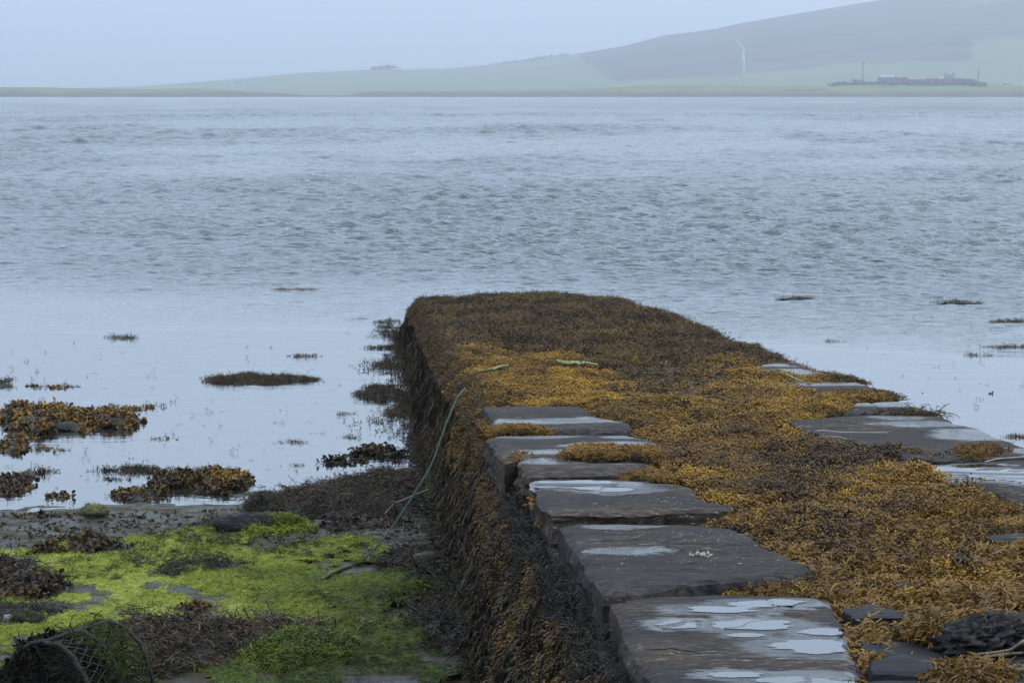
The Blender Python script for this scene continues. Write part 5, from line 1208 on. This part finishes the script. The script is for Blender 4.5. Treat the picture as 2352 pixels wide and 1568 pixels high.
for k, (u, v) in enumerate(q):
    a = rp(u, v + rg.normal(0, .5), .012); hh = float(o6[1](a[None])[0]) + .0025; wd = .010 * math.sin(3.14 * (k + .7) / (len(q) + .4)) + .001
    L_.append((rw(a[0] - wd, a[1], hh), rw(a[0] + wd, a[1], hh)))
V = np.array([x for pr in L_ for x in pr]); M['crack'] = flat_mat('crack_dark', (.006, .006, .006), .9, .2, 10)
place('crack', V, [[2 * i, 2 * i + 2, 2 * i + 3, 2 * i + 1] for i in range(len(L_) - 1)], None, M['crack'], o6[0])

# ------------------------------------------------------------------ ropes and cords
def smooth_path(P, n):
    P = np.asarray(P, float); d = np.concatenate([[0], np.cumsum(np.linalg.norm(np.diff(P, axis=0), axis=1))]); s_ = np.linspace(0, d[-1], n)
    Qp = np.stack([np.interp(s_, d, P[:, k]) for k in range(3)], 1)
    for _ in range(3): Qp[1:-1] = (Qp[:-2] + 2 * Qp[1:-1] + Qp[2:]) / 4
    return Qp
def rope(name, P, r, mat, label, twist=.05, parent=None, cat='rope'):
    P = smooth_path(P, max(24, int(np.linalg.norm(np.diff(np.asarray(P), axis=0), axis=1).sum() / .012)))
    T = np.gradient(P, axis=0); T /= np.linalg.norm(T, axis=1)[:, None]; L = np.concatenate([[0], np.cumsum(np.linalg.norm(np.diff(P, axis=0), axis=1))])
    mb = MB(); ref = np.array([.3, .2, .93]); A = np.cross(T, ref); A /= np.linalg.norm(A, axis=1)[:, None]; B = np.cross(T, A)
    for k in range(3):
        ph = 2 * math.pi * (k / 3 + L / twist); mb.tube(P + r * .55 * (A * np.cos(ph)[:, None] + B * np.sin(ph)[:, None]), r * .58, 6)
    o = mb.build(name, mat, parent, True)
    if label: tag(o, label, cat)
    return o
top = ramp_pt(1047, 918, .0); foot = shore_pt(806, 1304)
px = [(1047, 918), (1036, 945), (1024, 975), (1012, 1010), (1000, 1045), (985, 1080), (965, 1112), (941, 1150), (915, 1190), (890, 1225), (870, 1250), (848, 1272), (825, 1292), (806, 1304)]
y0, y1 = top[1] + .0, foot[1]; P = []
for k, (u, v) in enumerate(px):
    f = (v - 918) / (1304 - 918); yk = 1 / ((1 - f) / y0 + f / y1); P.append(at_y(float(u), float(v), yk) if 0 < k < len(px) - 1 else (top if k == 0 else foot + [0, 0, .015]))
P = [ramp_pt(1068, 892, .03), ramp_pt(1056, 905, .03)] + P
gr_ = rope('mooring_rope', P, .0058, M['rope_green'], 'green twisted rope slung from the pier top down to the algae')
tail = [foot + [0, 0, .012], shore_pt(786, 1312) + [0, 0, .015], shore_pt(762, 1322) + [0, 0, .015], shore_pt(740, 1334) + [0, 0, .01]]
rope('mossy_end', tail, .011, M['rope_moss'], None, parent=gr_)
kn = at_y(985.0, 1082.0, P[7][1]); fr = MB(); rg = np.random.default_rng(6)
for k in range(7):
    d_ = np.array([rg.uniform(-.06, .02), rg.uniform(-.03, .03), -rg.uniform(.08, .24)]); fr.tube([kn, kn + d_ * .5 + rg.normal(0, .01, 3), kn + d_], [.0035, .003, .002], 5)
fr.build('frayed_strand', M['rope_moss'], gr_)
rope('rope_end', [ramp_pt(1088, 859, .035), ramp_pt(1105, 853, .05), ramp_pt(1128, 850, .05), ramp_pt(1150, 846, .04), ramp_pt(1162, 842, .03)], .008, M['rope_green'], 'short green rope end lying on the golden weed near the left edge of the pier')
rope('mossy_rope', [ramp_pt(1132, 848, .055), ramp_pt(1150, 841, .06), ramp_pt(1166, 840, .055)], .009, M['rope_yellow'], 'pale yellow rope scrap touching the short green rope end')
b = MB(); rg = np.random.default_rng(9); yr = empty('yellow_rope_bundle', ramp_pt(1320, 833, .03)); tag(yr, 'pale yellow tangled rope bundle lying on the brown weed mid pier', 'rope')
for k in range(12):
    u0 = rg.uniform(1272, 1320); u1 = u0 + rg.uniform(25, 60); P_ = [ramp_pt(u0 + (u1 - u0) * f, 830 + 6 * (u0 + (u1 - u0) * f - 1272) / 95 + rg.normal(0, 1.6), .045 + rg.uniform(0, .025)) for f in np.linspace(0, 1, 6)]
    b.tube(smooth_path(P_, 22), .009, 5)
b.build('strand', M['rope_yellow'], yr, True)
rope('yellow_rope', [ramp_pt(1770, 860, .05), ramp_pt(1785, 857, .07), ramp_pt(1806, 859, .07), ramp_pt(1825, 868, .06), ramp_pt(1842, 876, .05), ramp_pt(1865, 881, .03), ramp_pt(1905, 883, .018), ramp_pt(1962, 882, .018)], .0055, M['rope_yellow'], 'thin yellow rope running over the weed onto the right edge flagstone')
def cord(P, r, label, mat='cord', cat='cord'):
    m = MB(); m.tube(smooth_path(P, 60), r, 5); return tag(m.build('cord', M[mat], None, True), label, cat)
cord([ramp_pt(1868, 996, .03), ramp_pt(1876, 989, .05), ramp_pt(1890, 988, .045), ramp_pt(1930, 992, .042), ramp_pt(1975, 993, .042), ramp_pt(2040, 993, .042)], .0026, 'white cord lying along the long right flagstone from its left corner')
cord([ramp_pt(1880, 1003, .03), ramp_pt(1905, 1002, .04), ramp_pt(1930, 1003, .04), ramp_pt(1945, 1008, .03)], .0022, 'short white cord on the weed just below the longer one')
cord([ramp_pt(2262, 1060, .035), ramp_pt(2290, 1053, .04), ramp_pt(2330, 1050, .04), ramp_pt(2380, 1046, .04)], .0026, 'pale cord crossing the joint below the round seaweed tuft')
cord([shore_pt(875, 1196) + [0, 0, .02], shore_pt(905, 1178) + [0, 0, .06], at_y(985.0, 1122.0, P[8][1])], .0018, 'thin pale line running from the wrack up to the pier wall beside the green rope')
cord([ramp_pt(2245, 1502, .02), ramp_pt(2285, 1498, .03), ramp_pt(2320, 1492, .04), ramp_pt(2345, 1475, .06), ramp_pt(2375, 1455, .07)], .0045, 'bleached bent kelp stem at the bottom right corner', 'stick', 'kelp stem')
cord([ramp_pt(2255, 1510, .02), ramp_pt(2300, 1502, .03), ramp_pt(2350, 1498, .035)], .004, 'thinner bleached stem lying under the bent stem', 'stick', 'kelp stem')
cord([ramp_pt(2270, 1275, .02), ramp_pt(2286, 1270, .03), ramp_pt(2308, 1258, .035)], .003, 'faint straight twig on the weed at right', 'stick', 'twig')

# ------------------------------------------------------------------ the old creel at the lower left
rg = np.random.default_rng(15)
cb = shore_pt(178, 1596, .1); cr_ = empty('lobster_creel', cb); tag(cr_, 'old dome-shaped lobster creel overgrown with weed at the lower left corner', 'creel')
ax = np.array([.42, .90]); ax /= np.linalg.norm(ax); sd = np.array([ax[1], -ax[0]])      # its length runs to the right and away
RW, RH, LEN = .215, .255, .44
def cpt(s, a, k=1.0):
    """s along the length, a round the hoop from one foot (0) over the top to the other (pi)"""
    xy = cb[:2] + ax * (s - .5) * LEN - sd * math.cos(a) * RW * k; return np.array([xy[0], xy[1], cb[2] + .01 + math.sin(a) * RH * k])
for s_ in (0.0, .5, 1.0):
    m = MB(); pts = [cpt(s_, a) + rg.normal(0, .003, 3) for a in np.linspace(0, math.pi, 26)]; m.tube(pts, .009, 7); m.build('hoop', M['hoop'], cr_, True)
m = MB(); fz = .018
for a_, b_ in ((cpt(0, 0), cpt(1, 0)), (cpt(0, math.pi), cpt(1, math.pi)), (cpt(0, 0), cpt(0, math.pi)), (cpt(1, 0), cpt(1, math.pi)), (cpt(.5, 0), cpt(.5, math.pi))): m.tube([a_, (a_ + b_) / 2, b_], .014, 6)
m.tube([cpt(0, math.pi / 2), cpt(.5, math.pi / 2), cpt(1, math.pi / 2)], .009, 6)
m.build('base_frame', M['hoop'], cr_, True)
m = MB(); na_, ns_ = 17, 15
for i in range(na_ + 10):                      # diamond netting over the hoops, both ways
    for sg in (1, -1):
        pts = []
        for q in np.linspace(0, 1, 30):
            a = (i - 5) / na_ * math.pi + sg * q * .95
            if 0 <= a <= math.pi: pts.append(cpt(q, a, .985 - .03 * math.sin(q * 3.14 * 2) ** 2) + rg.normal(0, .0018, 3))
        if len(pts) > 3: m.tube(pts, .0032, 4)
for k in range(1, 14):                         # the near end, netted across
    a = k / 14 * math.pi; top_ = cpt(0, a); bot_ = top_.copy(); bot_[2] = cb[2] + .01; mid = (top_ + bot_) / 2; mid[:2] += ax * .06 + rg.normal(0, .006, 2); m.tube([top_, mid, bot_], .0032, 4)
    zz_ = cb[2] + .02 + RH * k / 14.5; hw = RW * math.sqrt(max(0, 1 - (k / 14.5) ** 2)); m.tube([np.array([*(cb[:2] - ax * LEN / 2 + sd * hw * f + ax * .05 * (1 - f * f)), zz_ + .01 * math.sin(f * 4)]) for f in np.linspace(-1, 1, 8)], .003, 4)
m.build('netting', M['net'], cr_)
def grown(kind, n, tone, mat, s0, s1, where, seed, label, cat='seaweed'):
    rg = np.random.default_rng(seed); P = np.array([where(rg) for _ in range(n)])
    V, Q, T, tip, to_, hu_ = merge(kind, P, np.stack([rg.uniform(-1.2, 1.2, n), rg.uniform(-1.2, 1.2, n), rg.uniform(0, 6.28, n)], 1), rg.uniform(s0, s1, n), np.clip(tone + rg.normal(0, .08, n), 0, 1), np.clip(rg.normal(.03, .05, n), 0, 1))
    return tag(place('creel_weed', V, Q, T, M[mat], None, {'tip': tip, 'tone': to_, 'hue': hu_}), label, cat)
grown('flat', 480, .09, 'weed', .3, .7, lambda r: cpt(r.uniform(-.02, .45), r.uniform(.05, 1.2), r.uniform(.75, 1.03)), 3, 'black clotted weed caked on the left side of the creel')
grown('rope', 420, .09, 'weed', .3, .6, lambda r: cpt(r.uniform(.02, .9), r.uniform(.1, 3.0), r.uniform(.35, .84)), 4, 'dark stringy weed tangled inside the creel')
grown('thread', 420, .36, 'green', .14, .32, lambda r: cpt(r.uniform(.35, 1.0), r.uniform(1.0, 2.9), r.uniform(.96, 1.03)), 5, 'green slime weed coating the netting on the far right of the creel', 'algae')
